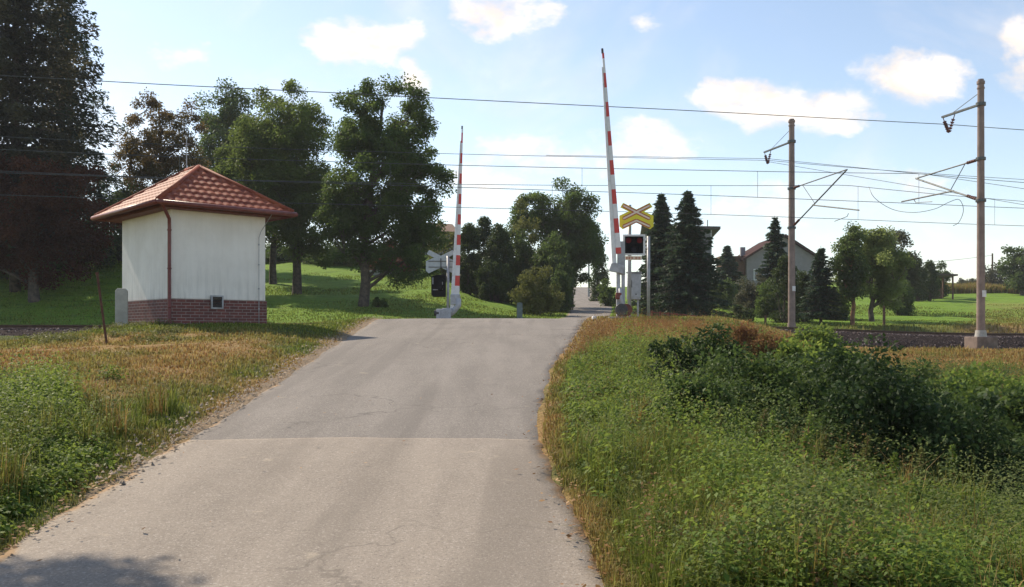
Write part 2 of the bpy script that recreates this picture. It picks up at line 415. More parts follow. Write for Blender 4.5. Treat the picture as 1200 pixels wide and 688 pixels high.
# ------------------------------------------------------------------ masks
def dryness(x, y):
    x = np.asarray(x, float); y = np.asarray(y, float)
    L = edgeL(y); R = edgeR(y); p = perp(x, y)
    n = fbm(x * .8, y * .8, 21, 4)
    d = np.zeros_like(x + y)
    left = (x < L)
    dl = .30 + .50 * np.exp(-((y - 14.5) / 3.6) ** 2) * ss(.3, 1.5, L - x) - .22 * ss(18, 21, y)
    dl = dl + .35 * (1 - ss(0, .6, L - x))
    dl = dl * ss(7.5, 11.5, y + .35 * (-x - 4)) + .25 * (1 - ss(0, .45, L - x))
    dr = .38 * ss(22, 27, y) + .85 * ss(16, 19, y) * (1 - ss(24, 27, y)) + .45 * ss(17, 24, y) * ss(2.5, 5, x - R) * 1.0
    dr = dr + .6 * (1 - ss(0, .35, x - R))
    d = np.where(left, dl, dr)
    d = d + (n - .5) * 1.3
    far = ss(38.5, 42, p)
    df = (.30 * (1 - ss(42, 48, p)) + .38 * ss(.46, .50, x / np.maximum(y, 1)) * (1 - ss(75, 100, y)) + (fbm(x * .2, y * .2, 5, 3) - .5) * .5)
    return np.clip(d * (1 - far) + df * far, 0, 1)
def lawness(x, y): return ss(41, 45, perp(x, y)) * 1.0
def gravelness(x, y):
    L = edgeL(y); R = edgeR(y)
    a = np.exp(-((L - x) / .20) ** 2) * (x < L + .3) * ss(8, 10, y) * (1 - ss(27, 30, y))
    b = np.exp(-((x - R) / .42) ** 2) * (x > R - .3) * ss(16, 20, y) * (1 - ss(44, 50, y))
    c = .8 * np.exp(-(np.maximum(L - x, x - R) / .12) ** 2) * (np.maximum(L - x, x - R) > -.3)
    c = c * np.where(x > R - .5, .55 * ss(14, 18, y), 1)
    return np.clip(np.maximum(np.maximum(a, b), c * .9), 0, 1)

# ------------------------------------------------------------------ ground sheet
def axis(segs):
    out = []
    for a, b, n in segs: out.append(np.linspace(a, b, n, endpoint=False))
    out.append([segs[-1][1]]); return np.concatenate(out)
gx = axis([(-600, -120, 14), (-120, -45, 30), (-45, -14, 62), (-14, 12, 174), (12, 45, 66), (45, 150, 40), (150, 700, 14)])
gy = axis([(-60, 0, 20), (0, 32, 214), (32, 50, 90), (50, 110, 100), (110, 200, 45), (200, 900, 20)])
X, Y = np.meshgrid(gx, gy); Z = ground(X, Y)
dist = np.maximum(edgeL(Y) - X, X - edgeR(Y))
Z = Z + (fbm(X * 1.4, Y * 1.4, 33, 3) - .5) * .10 * ss(.3, 1.5, dist) + (fbm(X * .25, Y * .25, 12, 3) - .5) * .5 * ss(45, 60, Y) * ss(2, 5, dist)
ny, nx = X.shape
idx = np.arange(nx * ny).reshape(ny, nx)
Q = np.stack([idx[:-1, :-1], idx[:-1, 1:], idx[1:, 1:], idx[1:, :-1]], -1).reshape(-1, 4)
o = npmesh('ground', np.stack([X, Y, Z], -1).reshape(-1, 3), quads=Q, mat=M['ground'], smooth=True,
           pattrs={'dry': dryness(X, Y).ravel(), 'lawn': lawness(X, Y).ravel(), 'gravel': gravelness(X, Y).ravel()})
o['kind'] = 'structure'

def road_mesh(name, y0, y1, step, mat, dz=0., lip0=False, lip1=False):
    ys = np.arange(y0, y1 + 1e-6, step); ncol = 25
    L = edgeL(ys) + .09 * (fbm(ys * 1.9, ys * 0 + 3, 2, 4) - .5) * 2; R = edgeR(ys) - .09 * (fbm(ys * 1.9, ys * 0 + 9, 4, 4) - .5) * 2
    u = np.linspace(0, 1, ncol)
    Xr = L[:, None] * (1 - u) + R[:, None] * u; Yr = np.repeat(ys[:, None], ncol, 1)
    if lip1:   # wavy end seam
        w = .24 * (fbm(Xr * 1.1, Xr * 0, 7, 3) - .5) * ss(y1 - 1, y1, Yr); Yr = Yr + w
    Zr = zroad(Yr) + dz * (1 - .9 * (ss(y1 - .35, y1, Yr) if lip1 else 0)) + .012 * (fbm(Xr * .6, Yr * .3, 5, 2) - .5) - .02 * ((u - .5) * 2) ** 4
    W = (R - L)[:, None]
    de = np.minimum(u * W, (1 - u) * W)
    edge = np.clip(1 - de / .26, 0, 1)
    # skirt
    cols = [Zr]
    Xs = np.concatenate([Xr[:, :1] - .02, Xr, Xr[:, -1:] + .02], 1); Ys = np.concatenate([Yr[:, :1], Yr, Yr[:, -1:]], 1)
    Zs = np.concatenate([Zr[:, :1] - .12, Zr, Zr[:, -1:] - .12], 1); E = np.concatenate([edge[:, :1], edge, edge[:, -1:]], 1)
    if lip1: Xs, Ys, Zs, E = [np.concatenate([a, a[-1:]], 0) for a in (Xs, Ys, Zs, E)]; Zs[-1] -= .03
    if lip0: Xs, Ys, Zs, E = [np.concatenate([a[:1], a], 0) for a in (Xs, Ys, Zs, E)]; Zs[0] -= .1
    n0, n1 = Xs.shape; ix = np.arange(n0 * n1).reshape(n0, n1)
    Qr = np.stack([ix[:-1, :-1], ix[:-1, 1:], ix[1:, 1:], ix[1:, :-1]], -1).reshape(-1, 4)
    o = npmesh(name, np.stack([Xs, Ys, Zs], -1).reshape(-1, 3), quads=Qr, mat=mat, smooth=False, pattrs={'edge': E.ravel()})
    o['kind'] = 'structure'; return o
road_mesh('road', -12, 9.05, .05, M['asphalt_near'], .014, lip1=True)
road_mesh('crossing_road', 8.7, 50, .2, M['asphalt_far'], .0)
road_mesh('hill_road', 49.9, 172, 1.0, M['asphalt_far'], .006)

# ------------------------------------------------------------------ railway
SR = np.linspace(-60, 95, 400)
def bed():
    ps = [30.2, 31.1, 31.35, 38.9, 39.15, 40.0]
    V = []
    for s in SR:
        for p in ps:
            x, y = sp(s, p); zt = float(ztrack(x))
            z = zt - .14 if 31 < p < 39.2 else zt - .38 - .38 * float(ss(5, 14, x))
            V.append((x, y, z))
    V = np.array(V); n = len(ps); ix = np.arange(len(V)).reshape(-1, n)
    Qb = np.stack([ix[:-1, :-1], ix[1:, :-1], ix[1:, 1:], ix[:-1, 1:]], -1).reshape(-1, 4)
    c = V[Qb].mean(1); keep = (np.maximum(edgeL(c[:, 1]) - c[:, 0], c[:, 0] - edgeR(c[:, 1])) > .15)
    o = npmesh('ballast_bed', V, quads=Qb[keep], mat=M['ballast_bed']); o['kind'] = 'structure'
    # stones
    r = RS(5); n = 26000
    s = np.concatenate([r.uniform(8, 50, n // 2), r.uniform(-30, 60, n // 2)]); p = np.where(r.rand(n) < .6, r.uniform(30.15, 31.6, n), r.uniform(31.3, 39.9, n))
    x = TD[0] * s + TN[0] * p; y = TD[1] * s + TN[1] * p; zt = ztrack(x)
    ztoe = zt - .38 - .38 * ss(5, 14, x)
    k = np.clip((p - 30.2) / 1.0, 0, 1); z = ztoe * (1 - k) + (zt - .14) * k
    k2 = np.clip((40.0 - p) / .95, 0, 1); z = np.where(p > 39.0, ztoe * (1 - k2) + (zt - .14) * k2, z)
    ok = (np.maximum(edgeL(y) - x, x - edgeR(y)) > .15); x, y, z = x[ok], y[ok], z[ok]; n = len(x)
    sz = r.uniform(.03, .075, n)
    dirs = np.array([(1, 0, 0), (-1, 0, 0), (0, 1, 0), (0, -1, 0), (0, 0, 1), (0, 0, -1)], float)
    V = np.stack([x, y, z], -1)[:, None, :] + dirs[None] * (sz[:, None, None] * r.uniform(.6, 1.2, (n, 6, 1))) + r.normal(0, .01, (n, 6, 3))
    fs = np.array([(0, 2, 4), (2, 1, 4), (1, 3, 4), (3, 0, 4), (2, 0, 5), (1, 2, 5), (3, 1, 5), (0, 3, 5)])
    T = (np.arange(n)[:, None, None] * 6 + fs[None]).reshape(-1, 3)
    o = npmesh('ballast_stones', V.reshape(-1, 3), tris=T, mat=M['ballast'], attrs={'rnd': np.repeat(r.rand(n), 8)})
    tag(o, 'dark crushed stone ballast heaped under the railway tracks', 'ballast', kind='stuff')
bed()
def rails():
    prof = [(-.075, -.16), (-.075, -.145), (-.012, -.12), (-.012, -.04), (-.036, -.03), (-.036, 0), (.036, 0), (.036, -.03), (.012, -.04), (.012, -.12), (.075, -.145), (.075, -.16)]
    for tp, nm in ((33.0, 'near'), (37.2, 'far')):
        root = thing('railway_track', 'steel railway track %s the camera, set in dark ballast' % ('nearest' if nm == 'near' else 'farther from'), 'railway track', (*sp(0, tp), 0), group='two parallel railway tracks')
        base = np.array(sp(0, tp))
        for off in (-.7175, .7175):
            V = []
            for s in SR:
                x, y = sp(s, tp + off); zt = float(ztrack(x)) + .03
                for (a, b) in prof: V.append((x + TN[0] * a - base[0], y + TN[1] * a - base[1], zt + b))
            n = len(prof); ix = np.arange(len(V)).reshape(-1, n); ix2 = np.roll(ix, -1, 1)
            Qb = np.stack([ix[:-1], ix2[:-1], ix2[1:], ix[1:]], -1).reshape(-1, 4)
            npmesh('rail', np.array(V), quads=Qb, mat=M['rail'], parent=root)
        mb = MB(); ang = math.atan2(TD[1], TD[0])
        for s in np.arange(-40, 70, .62):
            x, y = sp(s, tp)
            if edgeL(y) - .2 < x < edgeR(y) + .2: continue
            mb.box((x - base[0], y - base[1], float(ztrack(x)) - .20), (.25, 2.5, .16), ang)
        mb.build('sleepers', M['sleeper'], root, kind='stuff')
rails()

# ------------------------------------------------------------------ vegetation helpers
def leaves(C, size, r, nrm=None, aspect=.6, tipdir=None, fold=.0):
    """diamond leaves at C, returns V (n*4,3), quads"""
    n = len(C)
    if nrm is None: nrm = norm(r.normal(0, 1, (n, 3)))
    if tipdir is None: tipdir = r.normal(0, 1, (n, 3))
    a = norm(tipdir - nrm * (tipdir * nrm).sum(1, keepdims=True)); b = np.cross(nrm, a)
    s = np.asarray(size).reshape(-1, 1) * np.ones((n, 1))
    V = np.stack([C - a * s * .5, C + b * s * aspect * .5 - a * s * .08 + nrm * s * fold, C + a * s * .5, C - b * s * aspect * .5 - a * s * .08 + nrm * s * fold], 1)
    return V.reshape(-1, 3), np.arange(n * 4).reshape(n, 4)

def tree(name, label, cat, base, lobes, nleaf, lsize, mat, seed, trunk_r=.18, clusters=110, crad=(.5, .95), gap=.12, barkmat='bark', lean=(0, 0), group=None, limbs=22, sparse=0., flat=.75, trunk_top=None):
    """lobes: list of (x,z,rx,ry,rz,weight) relative to the base"""
    r = RS(seed); rr = random.Random(seed)
    root = thing(name, label, cat, base, group=group)
    top = max(l[1] + l[4] * .6 for l in lobes) if trunk_top is None else trunk_top
    zb = min(l[1] - l[4] for l in lobes)
    cx = sum(l[0] * l[5] for l in lobes) / sum(l[5] for l in lobes)
    tp = [np.array([0, 0, -.25]), np.array([0, 0, 0])]; trad = [trunk_r * 1.5, trunk_r * 1.15]
    for i in range(1, 9):
        t = i / 8; tp.append(np.array([cx * t * t + r.normal(0, .06) + lean[0] * t, r.normal(0, .08) + lean[1] * t, top * t])); trad.append(trunk_r * (1 - .85 * t) + .015)
    # cluster centres
    w = np.array([l[5] for l in lobes], float); w /= w.sum()
    Cs = []; li = r.choice(len(lobes), clusters * 3, p=w)
    d = norm(r.normal(0, 1, (clusters * 3, 3))); rad = r.rand(clusters * 3) ** .42
    for i in range(clusters * 3):
        l = lobes[li[i]]; wob = .82 + .36 * float(vn(d[i, 0] * 2.3 + 7, d[i, 2] * 2.3 + seed + d[i, 1], seed))
        q = np.array([l[0], 0, l[1]]) + d[i] * np.array([l[2], l[3], l[4]]) * rad[i] * wob
        if vn(q[0] * .7 + 3 + q[1] * .5, q[2] * .7 + seed, 5) < gap * 2: continue
        Cs.append(q)
        if len(Cs) >= clusters: break
    Cs = np.array(Cs)
    mb = MB(); mb.tube(tp, trad, 10)
    TPs = np.array(tp)
    mains = []
    for i in range(min(limbs, len(Cs))):
        c = Cs[i]; hz = max(zb * .75, c[2] - rr.uniform(.25, .6) * (abs(c[0]) + abs(c[1]) + .6)); hz = min(max(hz, .8), top * .92)
        p0 = np.array([np.interp(hz, TPs[:, 2], TPs[:, 0]), np.interp(hz, TPs[:, 2], TPs[:, 1]), hz])
        m1 = p0 * .5 + c * .5 + np.array([rr.gauss(0, .12), rr.gauss(0, .12), .12 + rr.gauss(0, .1)])
        r0 = max(.025, np.interp(hz, TPs[:, 2], trad) * .45)
        mb.tube([p0, m1, c], [r0, r0 * .6, r0 * .22], 6, False); mains.append((m1, c))
    anch = np.array([m for a in mains for m in a])
    for c in Cs[limbs:]:
        j = np.argmin(((anch - c) ** 2).sum(1)); a = anch[j]
        mb.tube([a, (a + c) / 2 + r.normal(0, .06, 3), c], [.028, .018, .008], 4, False)
    mb.build('trunk', M[barkmat], root, smooth=True)
    K = len(Cs); ci = r.randint(0, K, nleaf); cr = r.uniform(crad[0], crad[1], K)
    off = norm(r.normal(0, 1, (nleaf, 3))) * (r.rand(nleaf, 1) ** .5) * cr[ci][:, None]; off[:, 2] *= flat
    off[:, 2] -= .15 * (off[:, 0] ** 2 + off[:, 1] ** 2)
    C = Cs[ci] + off + r.normal(0, .06, (nleaf, 3))
    nr = norm(r.normal(0, 1, (nleaf, 3)) + np.array([0, 0, .8]))
    V, Qd = leaves(C, lsize * r.uniform(.6, 1.35, nleaf), r, nr, .7, off + np.array([0, 0, -.25]))
    crnd = r.rand(K)
    npmesh('crown', V, quads=Qd, mat=mat, parent=root, attrs={'rnd': np.clip(.55 * r.rand(nleaf) + .45 * crnd[ci], 0, 1)})
    return root

def conifer(name, label, cat, base, h, rad, mat, seed, dens=1., droop=.35, z0=.06, gap=.35, trunk_r=None, lw=.10, hang=.0, power=.85, group=None, barkmat='bark'):
    r = RS(seed); root = thing(name, label, cat, base, group=group); tr = trunk_r or h * .016
    mb = MB(); mb.tube([(0, 0, -.2), (0, 0, h * .3), (r.normal(0, .04), 0, h * .7), (0, 0, h)], [tr * 1.3, tr, tr * .5, .01], 9)
    Cs = []; Ds = []; Ss = []; Rn = []
    z = h * z0
    while z < h * .985:
        t = z / h; L0 = rad * (1 - t) ** power * (.85 + .3 * r.rand()); nb = max(5, int(11 * (1 - t) + 4))
        ph = r.rand() * 6.28
        for b in range(nb):
            if r.rand() < .06: continue
            az = ph + 2 * PI * b / nb + r.normal(0, .15); L = L0 * r.uniform(.6, 1.2) + .06
            dx = np.array([math.cos(az), math.sin(az), 0]); up = .25 * t
            n = max(4, int(L * 34 * dens)); u = r.rand(n) ** .9
            def path(q): return np.array([0, 0, z]) + np.outer(q * L, dx) + np.outer(-droop * L * q ** 1.5 + up * L * q + .10 * L * q ** 4, [0, 0, 1])
            pc = path(u); side = np.cross(dx, [0, 0, 1]); wd = .30 * L * (1 - u) + .10
            sd = r.uniform(-1, 1, n) * np.minimum(wd, .6)
            hd = -np.abs(r.normal(0, .05 + hang, n))
            c = pc + np.outer(sd, side) + np.outer(hd - np.abs(sd) * .25, [0, 0, 1])
            Cs.append(c); Ds.append(dx[None] + np.outer(np.sign(sd) * .8, side) + np.outer(-.25 - (hang * 3) * r.rand(n), [0, 0, 1])); Ss.append(lw * r.uniform(.8, 1.9, n)); Rn.append(np.clip(.5 * r.rand(n) + .5 * u, 0, 1))
            if L > .5: mb.tube(path(np.array([0, .5, .95])), [.022 + L * .008, .015, .004], 4, False)
        z += gap * (.45 + .9 * (1 - t)) * r.uniform(.8, 1.2)
    C = np.concatenate(Cs); D_ = np.concatenate(Ds); S = np.concatenate(Ss); R_ = np.concatenate(Rn)
    nr = norm(r.normal(0, .55, C.shape) + np.array([0, 0, 1.]))
    V, Qd = leaves(C, S * 1.6, r, nr, .42, D_)
    mb.build('trunk', M[barkmat], root, smooth=True)
    npmesh('crown', V, quads=Qd, mat=mat, parent=root, attrs={'rnd': R_})
    return root

def shrub(name, label, cat, base, rx, ry, h, nleaf, lsize, mat, seed, clusters=40, crad=(.18, .34), group=None, column=False, up=.5, flat=1., stems=9):
    r = RS(seed); root = thing(name, label, cat, base, group=group)
    Cs = []
    for i in range(clusters):
        d = norm(r.normal(0, 1, 3)); d[2] = abs(d[2]) if not column else d[2]
        q = r.rand() ** .38
        if column:
            zt = r.rand(); rr_ = (1 - zt ** 2.6) ** .6 * (.75 + .25 * min(1, zt * 6)); a = r.rand() * 6.28
            c = np.array([rx * rr_ * math.cos(a) * q, ry * rr_ * math.sin(a) * q, h * (.04 + .93 * zt)])
        else:
            wob = .75 + .5 * float(vn(d[0] * 2 + seed, d[1] * 2 + d[2] * 2, seed))
            c = np.array([rx * d[0] * q * wob, ry * d[1] * q * wob, h * (.08 + .88 * d[2] * q * wob)])
        Cs.append(c)
    Cs = np.array(Cs); mb = MB()
    for c in Cs[:stems]:
        b = np.array([c[0] * .15, c[1] * .15, -.08]); mb.tube([b, (b + c) / 2 + np.array([0, 0, .1 * h]), c], [.02 + .01 * h, .016, .006], 5, False)
    mb.build('stems', M['bark'], root, smooth=True)
    ci = r.randint(0, clusters, nleaf); cr = r.uniform(crad[0], crad[1], clusters)
    off = norm(r.normal(0, 1, (nleaf, 3))) * (r.rand(nleaf, 1) ** .45) * cr[ci][:, None] * np.array([1, 1, flat])
    C = Cs[ci] + off; C[:, 2] = np.maximum(C[:, 2], .02 + .05 * r.rand(nleaf))
    nr = norm(r.normal(0, 1, (nleaf, 3)) + np.array([0, 0, up]))
    V, Qd = leaves(C, lsize * r.uniform(.6, 1.4, nleaf), r, nr, .65, off + np.array([0, 0, -.1]), .08)
    crnd = r.rand(clusters)
    npmesh('foliage', V, quads=Qd, mat=mat, parent=root, attrs={'rnd': np.clip(.6 * r.rand(nleaf) + .4 * crnd[ci], 0, 1)})
    return root

# ------------------------------------------------------------------ trees
def base_at(px, D): return onground(px, D)
def lob(px0, px1, py0, py1, D, bx, bz, w=1., ry=None):
    x = ((px0 + px1) / 2 - 600) / F * D - bx; z = (HOR - (py0 + py1) / 2) / F * D - bz
    rx = (px1 - px0) / 2 / F * D; rz = (py1 - py0) / 2 / F * D
    return (x, z, rx, ry or rx * .9, rz, w)
def tree_px(name, label, cat, px, D, lobpx, *a, **k):
    b = base_at(px, D); return tree(name, label, cat, b, [lob(*q[:4], D, b[0], b[2], q[4] if len(q) > 4 else 1.) for q in lobpx], *a, **k)

tree_px('leafy_tree', 'tall round-crowned tree behind the far barrier, rightmost of three on the lawn', 'tree', 426, 51,
        [(394, 470, 98, 200, 1.0), (434, 512, 100, 215, 1.1), (384, 524, 140, 285, 2.4), (440, 518, 225, 335, 1.1), (380, 440, 210, 322, 1.1)], 115000, .13, M['leaf_tree'], 11, .27, 310, (.4, .85), gap=.09, group='leafy trees on the lawn behind the hut')
tree_px('leafy_tree', 'broad dense tree between the hut roof and the tallest lawn tree', 'tree', 348, 58,
        [(275, 402, 102, 230, 1.7), (248, 372, 150, 290, 1.4), (325, 412, 190, 312, 1.2)], 105000, .14, M['leaf_light'], 12, .27, 280, (.5, 1.0), gap=.06, group='leafy trees on the lawn behind the hut')
tree_px('leafy_tree', 'dark-leaved tree directly right of the hut wall, partly hidden behind its roof', 'tree', 320, 66,
        [(268, 372, 150, 290, 1.6)], 40000, .16, M['leaf_tree'], 13, .25, 130, (.5, 1.0), gap=.08, group='leafy trees on the lawn behind the hut')
tree_px('leafy_tree', 'dark tree rising behind the hut roof peak', 'tree', 268, 78,
        [(232, 308, 106, 260, 1.6), (222, 300, 160, 300, 1.2)], 60000, .19, M['leaf_dark'], 14, .3, 170, (.7, 1.2), gap=.04)
tree_px('autumn_tree', 'thin reddish-brown autumn tree above the left end of hut roof', 'tree', 190, 62,
        [(142, 236, 106, 225, 1.4), (124, 244, 150, 300, 1.8)], 42000, .13, M['leaf_autumn'], 15, .22, 170, (.35, .75), gap=.14)
tree_px('autumn_tree', 'rust-red leaved tree at the far left edge below the spruce branches', 'tree', 40, 47,
        [(-40, 128, 160, 300, 1.5), (-40, 120, 215, 330, 1.3)], 60000, .13, M['leaf_rust'], 16, .25, 110, (.5, .95), gap=.02)
tree_px('leafy_tree', 'tall feathery tree beside the hill road, above the olive bushes', 'tree', 668, 68,
        [(640, 706, 205, 335, 1.6), (602, 655, 212, 290, .45), (625, 708, 240, 345, 1.4)], 62000, .16, M['leaf_tree'], 17, .25, 170, (.45, .95), gap=.12)
conifer('tall_spruce', 'huge dark spruce filling the upper left corner', 'spruce tree', base_at(18, 49), 25, 5.6, M['needle_brown'], 21, 3.4, droop=.38, hang=.40, lw=.12, gap=.95, power=.6, z0=.16, trunk_r=.22)
conifer('tall_spruce', 'huge spruce cut off by the left frame edge behind the rust-red tree', 'spruce tree', base_at(-60, 54), 24, 5.0, M['needle_brown'], 22, 2.6, droop=.35, hang=.36, lw=.13, gap=.9, power=.6, z0=.16, trunk_r=.22)
conifer('tall_spruce', 'spruce whose long branches reach right over the sky beside the autumn tree', 'spruce tree', base_at(72, 57), 20.5, 4.2, M['needle'], 23, 3.0, droop=.4, hang=.36, lw=.12, gap=.95, power=.6, z0=.2, trunk_r=.2)
# off-frame tree at the left whose shade falls over the road corner
tree('roadside_tree', 'roadside tree left of the camera casting shade over the road corner', 'tree', (-7.5, 9.1, gz(-7.5, 9.1)),
     [(-.1, 6.7, 1.6, 1.5, 1.2, 1.), (-1.2, 7.2, 1.5, 1.5, 1.2, .6)], 16000, .10, M['leaf_olive'], 31, .16, 70, (.3, .6), gap=.1)

conifer('garden_spruce', 'left and slimmer of two dark spruces beside the yellow crossing sign', 'spruce tree', base_at(775, 56), 7.4, 2.1, M['needle'], 41, 2.2, gap=.20, lw=.11, power=.75)
conifer('garden_spruce', 'right and wider of two dark spruces beside the yellow crossing sign', 'spruce tree', base_at(806, 52), 7.3, 2.5, M['needle'], 42, 2.2, gap=.19, lw=.11, power=.75)
conifer('garden_spruce', 'small dark spruce at the corner of the tall grey house', 'spruce tree', base_at(852, 78), 5.0, 2.1, M['needle'], 43, 1.8, gap=.24, lw=.15)
conifer('garden_spruce', 'pointed spruce in front of the pale gable house', 'spruce tree', base_at(908, 62), 6.7, 1.95, M['needle'], 44, 1.9, gap=.24, lw=.12)
conifer('garden_spruce', 'narrow spruce on a short bare trunk right of the far mast', 'spruce tree', base_at(962, 50), 4.25, 1.35, M['needle'], 45, 2.2, z0=.16, gap=.18, lw=.10)
tree_px('garden_tree', 'dark bushy conifer on an orange-brown trunk left of the pale green tree', 'tree', 999, 50,
        [(977, 1018, 272, 362, 1.)], 13000, .12, M['leaf_dark'], 46, .11, 70, (.3, .5), gap=.0, barkmat='bark_red')
tree_px('garden_tree', 'broad pale green tree in the middle of the right lawn', 'tree', 1022, 54,
        [(983, 1050, 262, 325, 1.4), (978, 1074, 280, 352, 1.2), (1010, 1062, 300, 362, .8)], 34000, .12, M['leaf_pale'], 47, .14, 110, (.3, .62), gap=.08)
tree_px('garden_tree', 'brownish open tree behind the pale green tree on the right lawn', 'tree', 1058, 66,
        [(1036, 1076, 275, 350, 1.)], 9000, .17, M['leaf_grey'], 48, .12, 60, (.35, .7), gap=.15)
tree_px('pine_tree', 'dark pine at the right frame edge on the horizon', 'pine tree', 1198, 98,
        [(1174, 1222, 284, 330, 1.2), (1180, 1225, 310, 342, .8)], 9000, .25, M['leaf_dark'], 49, .22, 45, (.6, 1.1), gap=.12)

def shrub_px(name, label, x0, x1, ytop, D, n, ls, mat, seed, cl=50, cr=(.25, .5), column=False, ry=None, **k):
    b = base_at((x0 + x1) / 2, D); h = (HOR - ytop) / F * D - b[2]; rx = (x1 - x0) / 2 / F * D
    return shrub(name, label, 'bush' if 'thuja' not in name else 'thuja', b, rx, ry or rx, max(h, .3), n, ls, mat, seed, cl, cr, column=column, **k)
Mt = M['thuja']
shrub_px('thuja', 'leftmost tall thuja right of the far barrier boom', 534, 564, 262, 61, 14000, .13, Mt, 61, 120, (.25, .45), True)
shrub_px('thuja', 'tallest thuja, second right of the far barrier boom', 550, 583, 255, 62.5, 14000, .13, Mt, 62, 120, (.25, .45), True)
shrub_px('thuja', 'third thuja right of the far barrier boom, beside olive bush', 568, 602, 264, 61, 14000, .13, Mt, 63, 120, (.25, .45), True)
shrub_px('thuja', 'lone dark thuja right of the hill road crest', 692, 713, 288, 84, 5000, .16, Mt, 64, 45, (.3, .5), True)
shrub_px('thuja', 'left half of the clipped dark thuja pair beside the shelter', 1066, 1086, 304, 84, 6000, .15, Mt, 65, 55, (.3, .5), True)
shrub_px('thuja', 'right half of the clipped dark thuja pair beside the shelter', 1080, 1099, 307, 85, 6000, .15, Mt, 66, 55, (.3, .5), True)
shrub_px('thuja', 'dark upright juniper between the gable house and the far mast', 902, 938, 300, 53, 8000, .11, Mt, 67, 60, (.22, .4), True)
shrub_px('thuja', 'dark rounded juniper just right of the far mast', 928, 954, 318, 54, 6000, .11, Mt, 68, 50, (.22, .4), True)
shrub_px('bush', 'pale willow-like bush behind the far crossbuck', 500, 548, 262, 72, 8000, .17, M['leaf_olive'], 70, 55, (.4, .8))
shrub_px('bush', 'large olive-green bush between the thujas and the feathery tree', 583, 640, 250, 64, 14000, .15, M['leaf_olive'], 71, 80, (.35, .7))
shrub_px('bush', 'dark rounded hedge bush just right of the third thuja', 584, 630, 262, 62.5, 16000, .13, M['leaf_dark'], 171, 110, (.35, .6))
shrub_px('bush', 'low dark bush in front of the three thujas', 552, 608, 296, 59.5, 12000, .12, M['thuja'], 172, 90, (.25, .45))
shrub_px('bush', 'dark bush against the trunk of the feathery tree', 618, 672, 272, 60, 13000, .14, M['leaf_dark'], 72, 80, (.3, .6))
shrub_px('bush', 'yellowish round bush nearest the grey marker post', 602, 657, 309, 52, 13000, .11, M['leaf_olive'], 73, 80, (.22, .45))
shrub_px('bush', 'low dark bush at the left edge of the hill road', 645, 668, 306, 57, 6000, .12, M['leaf_dark'], 74, 50, (.25, .45))
shrub_px('bush', 'small green bush on the verge below the lone thuja', 700, 722, 322, 72, 3500, .13, M['leaf_tree'], 75, 30, (.25, .4))
shrub_px('bush', 'grey-green bush in front of the gable house', 858, 906, 316, 62, 11000, .12, M['leaf_grey'], 76, 70, (.28, .5))
shrub_px('bush', 'green bush between the grey-green bush and upright juniper', 882, 915, 330, 59, 7000, .12, M['leaf_tree'], 77, 50, (.25, .45))
shrub_px('bush', 'flat cushion of dark juniper lying on the right lawn', 854, 884, 357, 54, 5000, .09, M['thuja'], 78, 40, (.1, .2))
shrub_px('bush', 'dark bush under the brownish open tree', 1043, 1068, 326, 63, 6000, .13, M['leaf_dark'], 79, 45, (.25, .45))
shrub_px('bush', 'rounded bush on the horizon left of the slim pole', 1118, 1150, 326, 112, 4000, .2, M['leaf_grey'], 80, 35, (.4, .7))
shrub_px('bush', 'taller ragged bush around the slim pole on the horizon', 1145, 1180, 311, 108, 6000, .2, M['leaf_grey'], 81, 45, (.4, .8))
shrub_px('bush', 'dark bush just behind the shelter roof', 1094, 1112, 307, 92, 4000, .18, M['leaf_dark'], 82, 35, (.35, .6))
shrub_px('bush', 'rust-red bush seen under the tallest lawn tree', 432, 494, 284, 76, 11000, .17, M['leaf_red'], 83, 70, (.4, .7))
shrub_px('bush', 'long dark bush closing the lawn left of the rust-red bush', 358, 440, 290, 84, 12000, .2, M['leaf_dark'], 84, 80, (.5, .9))
shrub_px('bush', 'dark green bush filling the gap behind the two nearest lawn trunks', 300, 372, 288, 88, 12000, .2, M['leaf_dark'], 85, 70, (.5, .9))
shrub_px('bush', 'low tuft at the foot of the tallest lawn tree', 435, 453, 349, 50.5, 1800, .1, M['leaf_tree'], 86, 20, (.1, .2))
shrub_px('bush', 'dark undergrowth bush below the tall spruces at far left', -30, 60, 238, 52, 16000, .16, M['leaf_dark'], 87, 90, (.4, .8))
shrub_px('bush', 'dark undergrowth bush left of the hut wall', 50, 128, 243, 55, 14000, .16, M['leaf_dark'], 88, 90, (.4, .8))
shrub_px('bush', 'dark undergrowth bush hidden half behind the hut left wall', 105, 185, 215, 58, 14000, .17, M['leaf_dark'], 89, 90, (.4, .8))
shrub_px('bush', 'thick dark bush behind the hut roof left slope', 165, 260, 205, 66, 14000, .2, M['leaf_dark'], 90, 90, (.5, .9))
shrub_px('bush', 'small dark bush left of the low house and right of garden spruces', 832, 862, 322, 70, 5000, .14, M['leaf_dark'], 91, 40, (.3, .5))
shrub_px('bush', 'low green shrub left of the orange-brown trunk', 962, 996, 338, 56, 8000, .12, M['leaf_tree'], 192, 55, (.25, .45))
shrub_px('bush', 'bushy green shrub in front of the narrow spruce and gable house', 940, 985, 332, 58, 9000, .12, M['leaf_tree'], 92, 60, (.25, .5))

